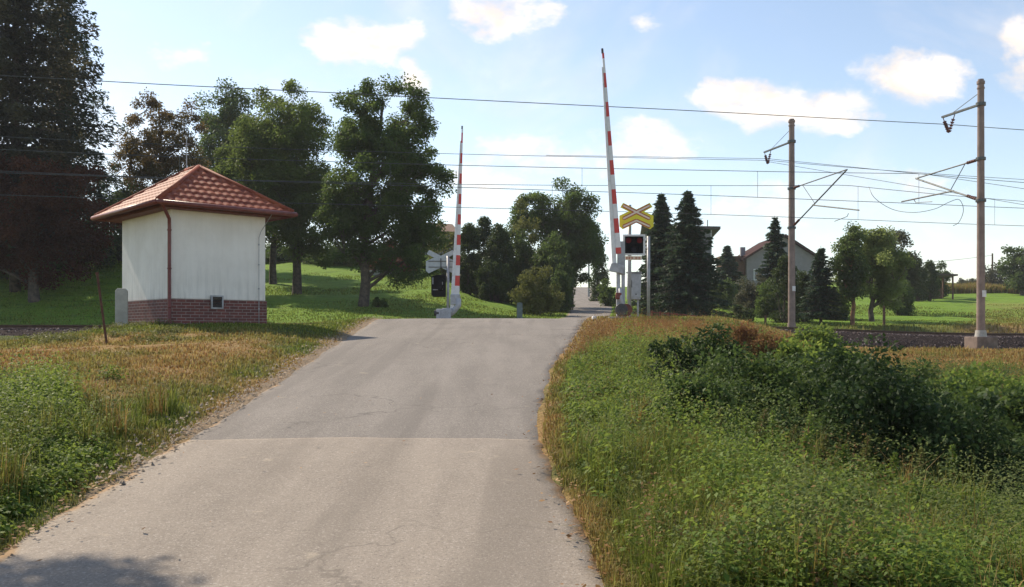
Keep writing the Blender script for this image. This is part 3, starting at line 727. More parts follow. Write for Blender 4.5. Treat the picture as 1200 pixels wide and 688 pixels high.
# near bushes on the right bank
def near_shrub(label, cx, cy, rx, ry, h, n, ls, mat, seed, cl, cr, name='bush', up=.6):
    return shrub(name, label, 'bush', (cx, cy, gz(cx, cy) - .03), rx, ry, h, n, ls, mat, seed, cl, cr, up=up)
near_shrub('big dark glossy-leaved bush dominating the right bank', 3.65, 9.6, 1.25, 1.05, 1.25, 34000, .052, M['ivy'], 101, 100, (.16, .34))
near_shrub('dark bramble bush adjoining the left flank of the big dark bush', 2.75, 10.9, .8, .7, .95, 15000, .052, M['bramble'], 102, 60, (.16, .3))
near_shrub('green bush at the right frame edge beside the big dark bush', 5.35, 10.4, 1.1, 1.1, 1.25, 24000, .065, M['bramble'], 103, 80, (.2, .38))
near_shrub('leafy bush behind the big dark bush, below the ballast', 5.3, 14.6, 1.7, 1.2, 1.25, 24000, .07, M['bramble'], 104, 90, (.2, .4))
near_shrub('bush at the right frame edge below the concrete mast', 8.1, 15.4, 1.6, 1.2, 1.2, 20000, .075, M['weed'], 105, 80, (.2, .4))
near_shrub('dead reddish-brown bush on top of the bank', 4.6, 19.4, 1.4, .8, .62, 9000, .05, M['russet'], 106, 60, (.12, .25))
near_shrub('green bush right of the reddish-brown bush on the bank', 6.0, 18.6, 1.2, .9, .95, 15000, .075, M['weed'], 107, 70, (.2, .35))
near_shrub('small dark bramble mound halfway down the right bank', 2.5, 12.6, .75, .6, .95, 9000, .055, M['ivy'], 108, 45, (.12, .24))
near_shrub('low bramble clump near the road edge midway down the bank', 1.9, 9.6, .55, .5, .62, 6000, .05, M['bramble'], 109, 35, (.1, .2))
near_shrub('low sprouting bush on the bank crest below the far mast', 6.9, 22.0, 1.3, .8, .95, 14000, .08, M['weed'], 110, 60, (.2, .35))

# ------------------------------------------------------------------ ground cover as stuff
def bladeset(name, label, x, y, h, w, dry, seed, lean=.35, z=None):
    r = RS(seed); n = len(x); z = ground(x, y) + (0 if z is None else z)
    az = r.rand(n) * 6.28; d = np.stack([np.cos(az), np.sin(az)], -1); s = np.stack([-d[:, 1], d[:, 0]], -1)
    ln = np.abs(r.normal(0, lean, n)) * h
    b = np.stack([x, y], -1)
    def p3(xy, zz): return np.concatenate([xy, zz[:, None]], 1)
    V = np.stack([p3(b - s * w[:, None] * .5, z - .02), p3(b + s * w[:, None] * .5, z - .02),
                  p3(b + s * w[:, None] * .35 + d * ln[:, None] * .35, z + h * .6), p3(b - s * w[:, None] * .35 + d * ln[:, None] * .35, z + h * .6),
                  p3(b + d * ln[:, None], z + h * (1 - .3 * np.minimum(1, ln / h)))], 1).reshape(-1, 3)
    i = np.arange(n)[:, None] * 5
    Qd = i + np.array([[0, 1, 2, 3]]); T = i + np.array([[3, 2, 4]])
    rn = r.rand(n); o = npmesh(name, V, quads=Qd, tris=T, mat=M['grass'], attrs={'rnd': np.concatenate([rn, rn]), 'dry': np.concatenate([dry, dry])})
    tag(o, label, 'grass', kind='stuff'); return o
HC = np.array([-8.0, 22.0]); HA = math.radians(42)
HU = np.array([math.cos(HA), math.sin(HA)]); HV = np.array([-math.sin(HA), math.cos(HA)]); HT, HW = 2.42, 3.17
def in_hut(x, y):
    a = (x - HC[0]) * HU[0] + (y - HC[1]) * HU[1]; b = (x - HC[0]) * HV[0] + (y - HC[1]) * HV[1]
    return (a > -.05) & (a < HT + .05) & (b > -.05) & (b < HW + .05)
def sample(n, y0, y1, s0, s1, seed, pw=1.):
    r = RS(seed); u = r.rand(n)
    if pw == 1.: y = y0 * (y1 / y0) ** u
    else: y = (y0 ** (1 - pw) + u * (y1 ** (1 - pw) - y0 ** (1 - pw))) ** (1 / (1 - pw))
    x = r.uniform(s0, s1, n) * (y + 2.0); return x, y, r
def clear(x, y, m=.02):
    wob = .16 * (vn(x * 3, y * 3, 9) - .5)
    return np.maximum(edgeL(y) - x, x - edgeR(y)) > m + wob
# left field grass
x, y, r = sample(230000, 4.2, 29.5, -.68, -.05, 201)
k = (x < edgeL(y)) & clear(x, y, .05) & ~in_hut(x, y) & (perp(x, y) < 30.3); x, y = x[k], y[k]
dr_ = dryness(x, y); hgt = (.02 + .035 * RS(1).rand(len(x)) + .04 * vn(x * .9, y * .9, 4) * (1 - dr_)) * (.6 + 1.1 * vn(x * 5, y * 5, 6))
dist = edgeL(y) - x; hgt *= .45 + .55 * ss(0, .5, dist)
hgt *= 1 + .25 * (1 - ss(8, 12, y)); hgt *= 1 - .5 * (1 - ss(-13.5, -10, x)) * ss(22, 26, y)
bladeset('meadow_grass', 'short grass with dry orange patches on the left verge', x, y, hgt, np.maximum(.006, y * .0011), np.clip(dr_ + RS(2).normal(0, .15, len(x)), 0, 1), 3, .9)
# right plateau and bank grass
x, y, r = sample(260000, 4.2, 31, 0.0, .68, 202)
k = (x > edgeR(y)) & clear(x, y, -.02) & (perp(x, y) < 31.0); x, y = x[k], y[k]
dr_ = dryness(x, y); dd = x - edgeR(y)
tall = ss(.1, 1.0, dd) * (1 - ss(20, 25, y) * (1 - ss(3, 7, dd)))
hgt = (.04 + .07 * RS(3).rand(len(x)) + tall * (.03 + .10 * vn(x * 1.3, y * 1.3, 14) ** 1.5) * RS(33).uniform(.3, 1.2, len(x))) * (.5 + .9 * vn(x * 4.5, y * 4.5, 16)); hgt *= 1 - .5 * ss(26, 28, perp(x, y))
bladeset('bank_grass', 'long green and straw-coloured grass covering the right bank', x, y, hgt, np.maximum(.007, y * .0011), np.clip(dr_ * .9 + .3 * ss(.6, .85, vn(x * 2, y * 2, 15)) + RS(2).normal(0, .15, len(x)), 0, 1), 5, .8)
# lawn rim grass beyond the tracks
x, y, r = sample(90000, 40, 78, -.62, .62, 203)
k = (perp(x, y) > 40.2) & clear(x, y, .1); x, y = x[k], y[k]
bladeset('lawn_grass', 'mown green lawn grass beyond the railway', x, y, .05 + .10 * vn(x * .6, y * .6, 3) * RS(4).rand(len(x)) + .12 * (perp(x, y) < 43), .03 + y * .0004, np.clip(dryness(x, y) * .8, 0, 1), 6, .5)

def weeds(name, label, x, y, h, nl, ls, mat, seed, spread=.16):
    r = RS(seed); n = len(x); z = ground(x, y)
    lean = r.normal(0, .16, (n, 2)) * h[:, None]
    t = np.tile((np.arange(nl) + .5) / nl, (n, 1)) + r.normal(0, .03, (n, nl)); t = np.clip(t, .05, 1)
    az = r.rand(n, nl) * 6.28; rad = spread * (1.15 - .85 * t) * r.uniform(.3, 1., (n, nl)) * (.5 + h[:, None])
    C = np.stack([x[:, None] + lean[:, :1] * t + np.cos(az) * rad, y[:, None] + lean[:, 1:] * t + np.sin(az) * rad, z[:, None] + h[:, None] * t], -1).reshape(-1, 3)
    out = np.stack([np.cos(az), np.sin(az), -.35 + 0 * az], -1).reshape(-1, 3)
    nr = norm(np.array([0, 0, 1.]) + out * .25 + r.normal(0, .45, out.shape))
    s = (ls * (1.2 - .6 * t) * r.uniform(.7, 1.3, t.shape)).reshape(-1)
    V, Qd = leaves(C, s, r, nr, .55, out, .10)
    pr = np.clip(.35 * r.rand(n) + .65 * (fbm(x * 1.1, y * 1.1, seed + 100, 3) * 2.4 - .7), 0, 1); rn = np.clip(.58 * np.repeat(pr, nl) + .42 * r.rand(n * nl), 0, 1)
    o = npmesh(name, V, quads=Qd, mat=mat, attrs={'rnd': rn}); tag(o, label, 'weeds', kind='stuff'); return o
# right bank weeds
x, y, r = sample(22000, 4.3, 25, .0, .66, 210, 1.)
dd = x - edgeR(y)
k = (dd > .22 + .25 * vn(y * 2, y * 0, 3)) & ~((y > 19.0) & (dd < 3.2)) & (vn(x * 1.1, y * 1.1, 44) + .5 * ss(.6, 1.6, dd) > .24); x, y, dd = x[k], y[k], dd[k]
h = (.10 + .85 * np.clip(fbm(x * 1.1, y * 1.1, 18, 3) - .22, 0, 1) ** 1.2 + .18 * RS(61).rand(len(x)) ** 3) * (.45 + .55 * ss(.2, 1.4, dd)); 
weeds('bank_weeds', 'dense leafy weeds and nettles covering the right bank', x, y, h * .55 + .04, 14, .046, M['weed'], 7, .16)
x, y, r = sample(6200, 4.3, 25, .0, .66, 220, 1.)
dd = x - edgeR(y); k = (dd > .3) & ~((y > 18.6) & (dd < 3.4)); x, y, dd = x[k], y[k], dd[k]
h = (.12 + .50 * r.rand(len(x)) ** 2.2 + .7 * np.clip(fbm(x * 1.5, y * 1.5, 28, 2) - .42, 0, 1)) * (.45 + .55 * ss(.2, 1.2, dd))
h *= 1 - .45 * ss(1.3, 2.2, dd) * (1 - ss(10, 11, y)); k = ~((np.abs(x - 3.65) < 1.0) & (np.abs(y - 9.6) < .8)) & (fbm(x * 1.9, y * 1.9, 128, 2) > .40); x, y, h = x[k], y[k], h[k]
weeds('nettle_clumps', 'bushy bright green nettle clumps rising over the right bank', x, y, h, 64, .050, M['weed'], 37, .27)
x, y, r = sample(7000, 6, 24, .1, .66, 211, 1.)
dd = x - edgeR(y); k = (dd > 1.0) & ~((y > 18.5) & (dd < 3.4)) & (fbm(x * .6, y * .6, 50, 3) > .55) & (dd > 1.8); x, y = x[k], y[k]
weeds('bramble_cover', 'darker bramble leaves creeping over the lower right bank', x, y, .25 + .7 * fbm(x * .6, y * .6, 51, 3), 24, .062, M['bramble'], 8, .2)
# patches of other species
x, y, r = sample(12000, 4.3, 25, .0, .66, 214, 1.)
dd = x - edgeR(y); k = (dd > .3) & ~((y > 18.5) & (dd < 3.2)) & (fbm(x * 1.7, y * 1.7, 71, 3) > .52); x, y, dd = x[k], y[k], dd[k]
weeds('pale_weeds', 'paler yellow-green weeds in patches on the right bank', x, y, (.15 + .75 * fbm(x * 1.7, y * 1.7, 72, 2)) * (.5 + .5 * ss(.3, 1.2, dd)), 16, .036, M['weed_pale'], 31, .10)
x, y, r = sample(5200, 4.3, 27, .0, .66, 215, 1.)
dd = x - edgeR(y); k = (dd > .15) & (fbm(x * 1.3, y * 1.3, 81, 3) + .22 * ss(15, 19, y) * (1 - ss(5, 7, dd)) > .60); x, y, dd = x[k], y[k], dd[k]
weeds('withered_weeds', 'withered reddish-brown weeds scattered over the right bank', x, y, .15 + .5 * r.rand(len(x)), 14, .034, M['weed_dry'], 32, .09)
x, y, r = sample(5200, 16.5, 26, .06, .36, 224, 1.)
dd = x - edgeR(y); k = (dd > .25) & (dd < 5.5) & (fbm(x * .9, y * .9, 85, 3) + .12 * ss(3.0, 4.5, x) > .50); x, y = x[k], y[k]
weeds('russet_herbs', 'rusty red withered herbs on the bank top near the crossing', x, y, .10 + .28 * r.rand(len(x)) ** 1.5, 16, .036, M['russet'], 39, .11)
x, y, r = sample(380, 4.3, 16, .02, .5, 216, 1.)
dd = x - edgeR(y); k = (dd > .5) & (vn(x * 1.1, y * 1.1, 91) > .35); x, y = x[k], y[k]
n0 = len(x); reps = 30; x = np.repeat(x, reps) + r.normal(0, .05, n0 * reps); y = np.repeat(y, reps) + r.normal(0, .05, n0 * reps)
hh = np.repeat(r.uniform(.25, .6, n0), reps) * r.uniform(.5, 1.1, n0 * reps)
bladeset('grass_tufts', 'taller arching grass tufts standing out of the bank weeds', x, y, hh, np.maximum(.006, y * .0009), np.clip(np.repeat(r.rand(n0) ** 2.2, reps) + r.normal(0, .1, n0 * reps), 0, 1), 33, .55)
x, y, r = sample(3000, 4.3, 12.5, -.66, -.25, 217, 1.)
dl = edgeL(y) - x; k = (dl > .4) & (fbm(x * 1.7, y * 1.7, 73, 3) > .5) & (y + .1 * dl < 10.3); x, y, dl = x[k], y[k], dl[k]
weeds('pale_weeds', 'paler yellow-green weeds in patches on the left verge', x, y, .15 + .5 * fbm(x * 1.7, y * 1.7, 72, 2), 16, .036, M['weed_pale'], 34, .10)
n0 = len(x) // 2; x = x[:n0]; y = y[:n0]; x = np.repeat(x, reps) + r.normal(0, .05, n0 * reps); y = np.repeat(y, reps) + r.normal(0, .05, n0 * reps)
bladeset('grass_tufts', 'taller arching grass tufts among the left verge weeds', x, y, np.repeat(r.uniform(.2, .5, n0), reps) * r.uniform(.5, 1.1, n0 * reps), np.maximum(.006, y * .0009), np.clip(np.repeat(r.rand(n0) ** 2.5, reps), 0, 1), 35, .55)
x, y, r = sample(420, 4.3, 8.0, .0, .22, 226, 1.)
dd = x - edgeR(y); k = (dd > .25); x, y = x[k], y[k]; n0 = len(x); reps = 44
x = np.repeat(x, reps) + r.normal(0, .06, n0 * reps); y = np.repeat(y, reps) + r.normal(0, .06, n0 * reps)
bladeset('arching_grass', 'fresh arching grass clumps near the lower right road edge', x, y, np.repeat(r.uniform(.22, .46, n0), reps) * r.uniform(.5, 1.1, n0 * reps), np.maximum(.005, y * .0009), np.clip(np.repeat(.45 * r.rand(n0) ** 3, reps) + r.normal(0, .06, n0 * reps), 0, 1), 40, .75)
# left weeds
x, y, r = sample(17000, 4.3, 12.8, -.66, -.25, 212, 1.)
dl = edgeL(y) - x; k = (dl > .35) & (dl > .3 + 1.1 * ss(7.5, 10.2, y)) & (vn(x * 1.2, y * 1.2, 77) > .02 + .9 * ss(9.2, 11, y - .15 * dl)); x, y, dl = x[k], y[k], dl[k]
h = (.06 + .30 * fbm(x * .8, y * .8, 61, 3) ** 1.2 + .5 * r.rand(len(x)) ** 5) * (.3 + .7 * ss(.3, 1.7, dl)) * (1 - .5 * ss(10, 12.5, y))
weeds('verge_weeds', 'green nettles and weeds heaped along the left verge', x, y, h, 20, .045, M['weed'], 9, .14)
x, y, r = sample(2400, 4.3, 12.2, -.66, -.25, 221, 1.)
dl = edgeL(y) - x; k = (dl > .22 + 1.3 * ss(7.5, 10.2, y)) & (y - .15 * dl < 9.9 + .8 * vn(x * 1.5, y, 4)); x, y, dl = x[k], y[k], dl[k]
h = (.16 + .36 * r.rand(len(x)) ** 1.5) * (.4 + .6 * ss(.3, 1.4, dl)) * (1 - .35 * ss(9.5, 12, y))
weeds('nettle_clumps', 'bushy bright green nettle clumps on the left verge', x, y, h, 60, .048, M['weed'], 38, .25)
# trailing weeds at hut foot
x, y, r = sample(2500, 17.5, 23, -.50, -.32, 213, 1.)
k = ~in_hut(x, y) & (vn(x * 1.3, y * 1.3, 90) > .62); x, y = x[k], y[k]
weeds('creeping_weeds', 'low pale creeping weeds in front of the hut', x, y, .08 + .1 * RS(5).rand(len(x)), 14, .05, M['leaf_olive'], 10)
# seeding weed stalks
def stalk(i, cx, cy, h):
    h *= .62
    r = RS(300 + i); b = (cx, cy, gz(cx, cy)); mb = MB(); lx, ly = r.normal(.12, .1) * h, r.normal(0, .1) * h
    root = thing('tall_weed', 'tall pointed seeding weed standing in front of the big dark bush', 'weed', b, group='tall seeding weeds before the dark bush')
    mb.tube([(0, 0, -.03), (lx * .4, ly * .4, h * .5), (lx, ly, h)], [.008, .006, .003], 5); mb.build('stem', M['bark_red'], root)
    n = 420; t = r.rand(n) ** .8; az = r.rand(n) * 6.28; rad = .09 * (1.1 - t) * r.rand(n) + .012
    C = np.stack([lx * t + np.cos(az) * rad, ly * t + np.sin(az) * rad, h * t + .01], -1)
    V, Qd = leaves(C, .045 * (1.25 - .7 * t), r, norm(r.normal(0, .7, (n, 3)) + np.array([0, 0, .7])), .5, np.stack([np.cos(az), np.sin(az), .6 + 0 * az], -1))
    npmesh('leaves', V, quads=Qd, mat=M['leaf_olive'] if i % 2 == 0 else M['weed'], parent=root, attrs={'rnd': r.rand(n)})
for i, (px, D, h) in enumerate([(845, 8.4, .75), (862, 8.0, .62), (882, 8.2, .85), (905, 8.0, .9), (918, 8.3, .7), (938, 7.8, 1.0), (958, 8.1, .72), (985, 8.0, .66), (1008, 8.2, .8), (1040, 8.0, .68), (1072, 8.3, .8), (1118, 8.6, .95), (1150, 8.2, .7), (822, 8.9, .7), (1165, 12.5, 1.9), (1095, 13.0, 1.9)]):
    stalk(i, (px - 600) / F * D, D, h)
# fallen leaves along the edges
r = RS(8); n = 1500; y = 4.2 * (28 / 4.2) ** r.rand(n); side = r.rand(n) < .5
x = np.where(side, edgeL(y) + np.abs(r.normal(0, .13, n)) - .12, edgeR(y) - np.abs(r.normal(0, .13, n)) + .12)
e = r.rand(n) < .035; x = np.where(e, edgeL(y) + (edgeR(y) - edgeL(y)) * r.rand(n), x)
z = np.maximum(ground(x, y), zroad(y) + .03) + .012
V, Qd = leaves(np.stack([x, y, z], -1), r.uniform(.02, .05, n), r, norm(r.normal(0, .25, (n, 3)) + np.array([0, 0, 1.])), .6)
o = npmesh('fallen_leaves', V, quads=Qd, mat=leafmat('leaf_fallen', G((.10, .05, .02), (.26, .13, .05), (.42, .28, .14)), trans=.1), attrs={'rnd': r.rand(n)})
tag(o, 'dry fallen leaves and crumbs scattered along the road edges', 'leaves', kind='stuff')
# stones at the road shoulders
n = 1500; y = 7 * (30 / 7) ** r.rand(n); side = r.rand(n) < .6
x = np.where(side, edgeL(y) - np.abs(r.normal(0, .22, n)) + .1, edgeR(y) + np.abs(r.normal(0, .3, n)) - .1); k = side | (y > 17); x, y = x[k], y[k]; n = len(x)
sz = r.uniform(.008, .026, n); dirs = np.array([(1, 0, 0), (-1, 0, 0), (0, 1, 0), (0, -1, 0), (0, 0, 1)], float)
V = np.stack([x, y, np.maximum(ground(x, y) + .04, 0 * x + ground(x, y)) + .0], -1)[:, None] + dirs[None] * sz[:, None, None] * r.uniform(.6, 1.2, (n, 5, 1))
T = (np.arange(n)[:, None, None] * 5 + np.array([(0, 2, 4), (2, 1, 4), (1, 3, 4), (3, 0, 4)])[None]).reshape(-1, 3)
o = npmesh('shoulder_gravel', V.reshape(-1, 3), tris=T, mat=simple('gravel', (.22, .175, .13), .9, var=.4, scale=3), attrs={'rnd': np.zeros(n * 4)})
tag(o, 'pale gravel crumbled along the asphalt shoulders', 'gravel', kind='stuff')
# dry tall grass strip on the horizon at the right
r = RS(77); n = 26000; y = r.uniform(101, 108, n); x = r.uniform(.455, .62, n) * y
bladeset('dry_reeds', 'strip of tall brownish grass along the top of the right field', x, y, .5 + .7 * r.rand(n) * (.4 + vn(x * .5, y * .5, 4)), np.full(n, .09), np.clip(.6 + r.normal(0, .25, n), 0, 1), 12, .3)

# ------------------------------------------------------------------ the hut
def hut():
    z0 = gz(HC[0] + .6, HC[1] + .8); base = (HC[0], HC[1], 0)
    root = thing('crossing_hut', 'small white plastered hut with brick base and red tiled hip roof', 'hut', base, HA)
    zb, zt = .80, 2.95
    mb = MB(); mb.box((HT / 2, HW / 2, (zt + zb) / 2), (HT, HW, zt - zb)); mb.build('wall', M['plaster'], root, bevel=.02)
    mb = MB(); mb.box((HT / 2, HW / 2, (zb + .0 - .15) / 2), (HT + .05, HW + .05, zb + .15)); mb.build('brick_base', M['brick'], root)
    ov = .5; ze = 2.98; zr = 4.14; a0, a1, b0, b1 = -ov, HT + ov, -ov, HW + ov
    W_ = (a1 - a0) / 2; rb0, rb1 = b0 + W_, b1 - W_; ca = (a0 + a1) / 2
    roof = MB(); roof.add([(a0, b0, ze), (a1, b0, ze), (a1, b1, ze), (a0, b1, ze), (ca, rb0, zr - .03), (ca, rb1, zr - .03)],
             [(0, 1, 4), (1, 2, 5, 4), (2, 3, 5), (3, 0, 4, 5), (3, 2, 1, 0)])
    rf = roof.build('roof', M['soffit'], root)
    # tiled surfaces
    Vs, Qs, off = [], [], 0
    corners = [((a0, b0), (a1, b0), (ca, rb0), (ca, rb0)), ((a1, b0), (a1, b1), (ca, rb1), (ca, rb0)), ((a1, b1), (a0, b1), (ca, rb1), (ca, rb1)), ((a0, b1), (a0, b0), (ca, rb0), (ca, rb1))]
    for (e0, e1, t1, t0) in corners:
        e0, e1, t1, t0 = [np.array(q, float) for q in (e0, e1, t1, t0)]
        el = np.linalg.norm(e1 - e0); ed = (e1 - e0) / el; mid = (e0 + e1) / 2
        run = W_; slope_len = math.hypot(run, zr - ze)
        inw = np.array([-ed[1], ed[0]]); n3 = np.array([-inw[0] * (zr - ze) / slope_len, -inw[1] * (zr - ze) / slope_len, run / slope_len])
        nb, na = 60, 160; vs = np.zeros((nb + 1, na + 1, 3))
        for j in range(nb + 1):
            q = min(j / nb, .999)
            pl = e0 + (t0 - e0) * q; pr = e1 + (t1 - e1) * q
            for i in range(na + 1):
                p = pl + (pr - pl) * (i / na); a = np.dot(p - mid, ed); bb = q * slope_len
                st = (bb / .27) % 1.0
                hh = .016 + .030 * (abs(math.cos(PI * a / .20)) ** 1.2) + .030 * (1 - st) * (1 if st > .08 else st / .08)
                vs[j, i] = np.array([p[0], p[1], ze + (zr - ze) * q]) + n3 * hh
        ix = np.arange((nb + 1) * (na + 1)).reshape(nb + 1, na + 1) + off
        Qs.append(np.stack([ix[:-1, :-1], ix[:-1, 1:], ix[1:, 1:], ix[1:, :-1]], -1).reshape(-1, 4)); Vs.append(vs.reshape(-1, 3)); off += vs.shape[0] * vs.shape[1]
    npmesh('roof_tiles', np.concatenate(Vs), quads=np.concatenate(Qs), mat=M['tile'], parent=rf, smooth=False)
    hc = MB()
    for c, t in (((a0, b0), rb0), ((a1, b0), rb0), ((a1, b1), rb1), ((a0, b1), rb1)):
        hc.tube([(c[0], c[1], ze + .05), (ca, t, zr + .05)], .06, 8)
    hc.tube([(ca, rb0, zr + .05), (ca, rb1, zr + .05)], .07, 8); hc.build('ridge_cap', M['tile'], rf, smooth=True)
    g = MB()
    for (p, q) in (((a0 - .05, b0 - .05), (a1 + .05, b0 - .05)), ((a1 + .05, b0 - .05), (a1 + .05, b1 + .05)), ((a1 + .05, b1 + .05), (a0 - .05, b1 + .05)), ((a0 - .05, b1 + .05), (a0 - .05, b0 - .05))):
        g.tube([(p[0], p[1], ze - .01), (q[0], q[1], ze - .01)], .058, 10)
    g.build('gutter', M['gutter'], root, smooth=True)
    s = MB(); s.box((HT / 2, HW / 2, ze - .05), (HT + .6, HW + .6, .07)); s.build('soffit', M['soffit'], root)
    d = MB(); d.tube([(-.38, -.48, ze - .04), (-.30, -.35, ze - .10), (-.07, -.09, ze - .32), (-.06, -.07, ze - .5), (-.06, -.07, .25), (-.02, -.22, .12)], .042, 10)
    for z in (.6, 1.5, 2.4): d.cyl((-.06, -.07, z), .052, .03, 10)
    d.build('downpipe', M['gutter'], root, smooth=True)
    vx = 1.12
    v = MB(); v.box((vx, -.045, .72), (.40, .05, .04 + .0)); v.box((vx, -.045, 1.07 - .33), (.40, .04, .03))
    v = MB()
    for (cx, cz, w, h) in ((vx, .885, .31, .035), (vx, .595, .31, .035), (vx - .138, .74, .035, .255), (vx + .138, .74, .035, .255)): v.box((cx, -.045, cz), (w, .05, h))
    vf = v.build('vent', M['metal_grey'], root); v = MB()
    for i in range(7): v.box((vx, -.04, .63 + i * .038), (.24, .012, .028), rx=.5)
    v.build('louvre', M['metal_dark'], vf)
    l = MB(); l.tube([(HT - .05, -.5, ze), (HT - .15, -.05, ze - .45), (HT - .2, -.04, ze - .6), (HT - .2, -.04, .0)], .008, 6)
    for z in (.6, 1.1, 1.7, 2.2): l.box((HT - .2, -.035, z), (.03, .03, .03))
    l.build('lightning_conductor', M['metal_grey'], root)
    a = MB(); a.tube([(ca, rb1, zr), (ca, rb1, zr + .95)], .013, 6); a.tube([(ca - .1, rb1, zr + .75), (ca + .1, rb1, zr + .75)], .008, 5); a.build('lightning_rod', M['metal_grey'], root)
hut()
# concrete marker beside the hut
b = P(149, 380, 22.6); gzb = gz(b[0], b[1])
mb = MB(); mb.prism([(-.14, -.2), (.14, -.2), (.14, .88), (.09, .94), (-.09, .94), (-.14, .88)], -.1, .1)
o = mb.build('concrete_slab', M['concrete'], None, loc=(b[0] - .05, b[1] - .2, gzb), bevel=.015); o.rotation_euler = (0, 0, .35)
tag(o, 'weathered upright concrete slab leaning at the hut left wall', 'concrete slab')
# rusty stake
b = P(126, 403, 17.2); b = (b[0], b[1], gz(b[0], b[1]))
mb = MB(); mb.tube([(0, 0, -.1), (-.21, .05, 1.28)], .022, 7); mb.tube([(-.21, .05, 1.28), (-.215, .05, 1.32)], .03, 7)
tag(mb.build('rusty_stake', M['rust'], None, loc=b), 'thin rusty iron stake leaning left in the grass before the hut', 'stake')

# ------------------------------------------------------------------ barriers
def boommat(length, phase, period):
    m, t = nt_new('boom_stripes'); k = N(t); v = k.obj()
    sep = k.n('ShaderNodeSeparateXYZ'); k.l(v, sep.inputs[0])
    f = k.math('FRACT', k.math('DIVIDE', k.math('ADD', sep.outputs[2], phase), period))
    st = k.math('LESS_THAN', f, .5)
    c = k.mix(st, (.74, .73, .73), (.62, .04, .03))
    c = k.mix(k.math('MULTIPLY', k.rng(k.noise(6, 4, .7, v), .45, .75), .25), c, (.3, .25, .24))
    k.out(k.pbr(c, .42, 0)); return m
def barrier(label, x, y, zb, pivot_z, top_z, dx, w0, w1, flip, bx=0.):
    """zb ground; boom raised, leaning by dx at its top"""
    g = gz(x, y); root = thing('barrier_gate', label, 'level crossing barrier', (x, y, g), group='raised level crossing barriers')
    pz = pivot_z - g; L = top_z - pivot_z; ang = math.atan2(dx, L); S = 1 if not flip else 1
    # boom, local z up from the pivot
    def boom_box(xa0, xa1, xb0, xb1, z0, z1, d0, d1):
        m = MB(); m.add([(xa0, -d0, z0), (xa1, -d0, z0), (xa1, d0, z0), (xa0, d0, z0), (xb0, -d1, z1), (xb1, -d1, z1), (xb1, d1, z1), (xb0, d1, z1)],
                        [(3, 2, 1, 0), (4, 5, 6, 7), (0, 1, 5, 4), (1, 2, 6, 5), (2, 3, 7, 6), (3, 0, 4, 7)]); return m
    bm = boom_box(-w0 * .05, w0 * .5, -w1 * .1, w1 * .5, 0, L, .06, .03).build('boom', boommat(L, .25, .87), root, loc=(bx, 0, pz), bevel=.008); bm.rotation_euler = (0, ang, 0)
    t = boom_box(-w0 * .5, -w0 * .06, -w1 * .5, -w1 * .12, -.35, L * .93, .05, .025).build('boom_brace', M['white_paint'], root, loc=(bx, 0, pz), bevel=.008); t.rotation_euler = (0, ang, 0)
    m = MB(); m.cyl((w0 * .02, -.0, L + .06), .035, .14, 10); e = m.build('boom_tip', M['metal_dark'], root, loc=(bx, 0, pz)); e.rotation_euler = (0, ang, 0)
    return root, pz, g
def near_gate():
    x, y = (729 - 600) / F * 28.0, 28.0
    root, pz, g = barrier('nearer raised red and white barrier, beside the yellow crossing sign', x, y, 0, 2.35, 8.36, -.42, .29, .10, False, -.17)
    z = lambda py: (HOR - py) / F * 28 - g; X_ = lambda px: (px - 729) / F * 28
    m = MB(); m.box((X_(728), .02, (z(283) + z(322)) / 2), (.24, .14, z(283) - z(322)), taper=.9); m.build('boom_holder', M['metal_grey'], root, bevel=.015)
    m = MB(); m.prism([(X_(713), z(318)), (X_(729), z(321)), (X_(731), z(312)), (X_(720), z(308)), (X_(716), z(309))], -.14, -.02); m.build('bracket', M['box_grey'], root, bevel=.01)
    m = MB(); m.box((X_(724.5), 0, (z(320) + z(368)) / 2 - .05), (.11, .12, z(320) - z(368) + .2)); m.box((X_(730.5), .05, (z(318) + z(368)) / 2 - .05), (.10, .12, z(318) - z(368) + .2)); m.box((X_(727.5), .02, z(342)), (.2, .1, .08)); m.box((X_(727.5), .02, z(358)), (.2, .1, .07))
    m.build('stand', M['box_grey'], root, bevel=.01)
    m = MB(); m.box((X_(724.5), -.1, z(347)), (.17, .14, .19)); m.build('drive_box', M['dark_red'], root, bevel=.02)
    m = MB(); m.tube([(X_(726), -.08, z(338)), (X_(727), -.14, z(350)), (X_(730), -.12, z(362))], .05, 10); m.build('link_arm', M['box_grey'], root, smooth=True)
    for (px, dy, mt) in ((727.5, -.16, 'metal_dark'), (733.5, -.02, 'dark_red')):
        m = MB(); m.cyl((X_(px), dy, z(363.5)), .19, .09, 28, 'y'); m.cyl((X_(px), dy - .05, z(363.5)), .06, .03, 16, 'y')
        c = m.build('counterweight', M[mt], root, smooth=False, bevel=.012)
        if mt == 'dark_red': c['label'] = 'dark red round counterweight'
    m = MB(); m.box((X_(728), .1, -.06), (.75, .6, .22)); m.build('foundation', M['concrete'], root, bevel=.02)
near_gate()
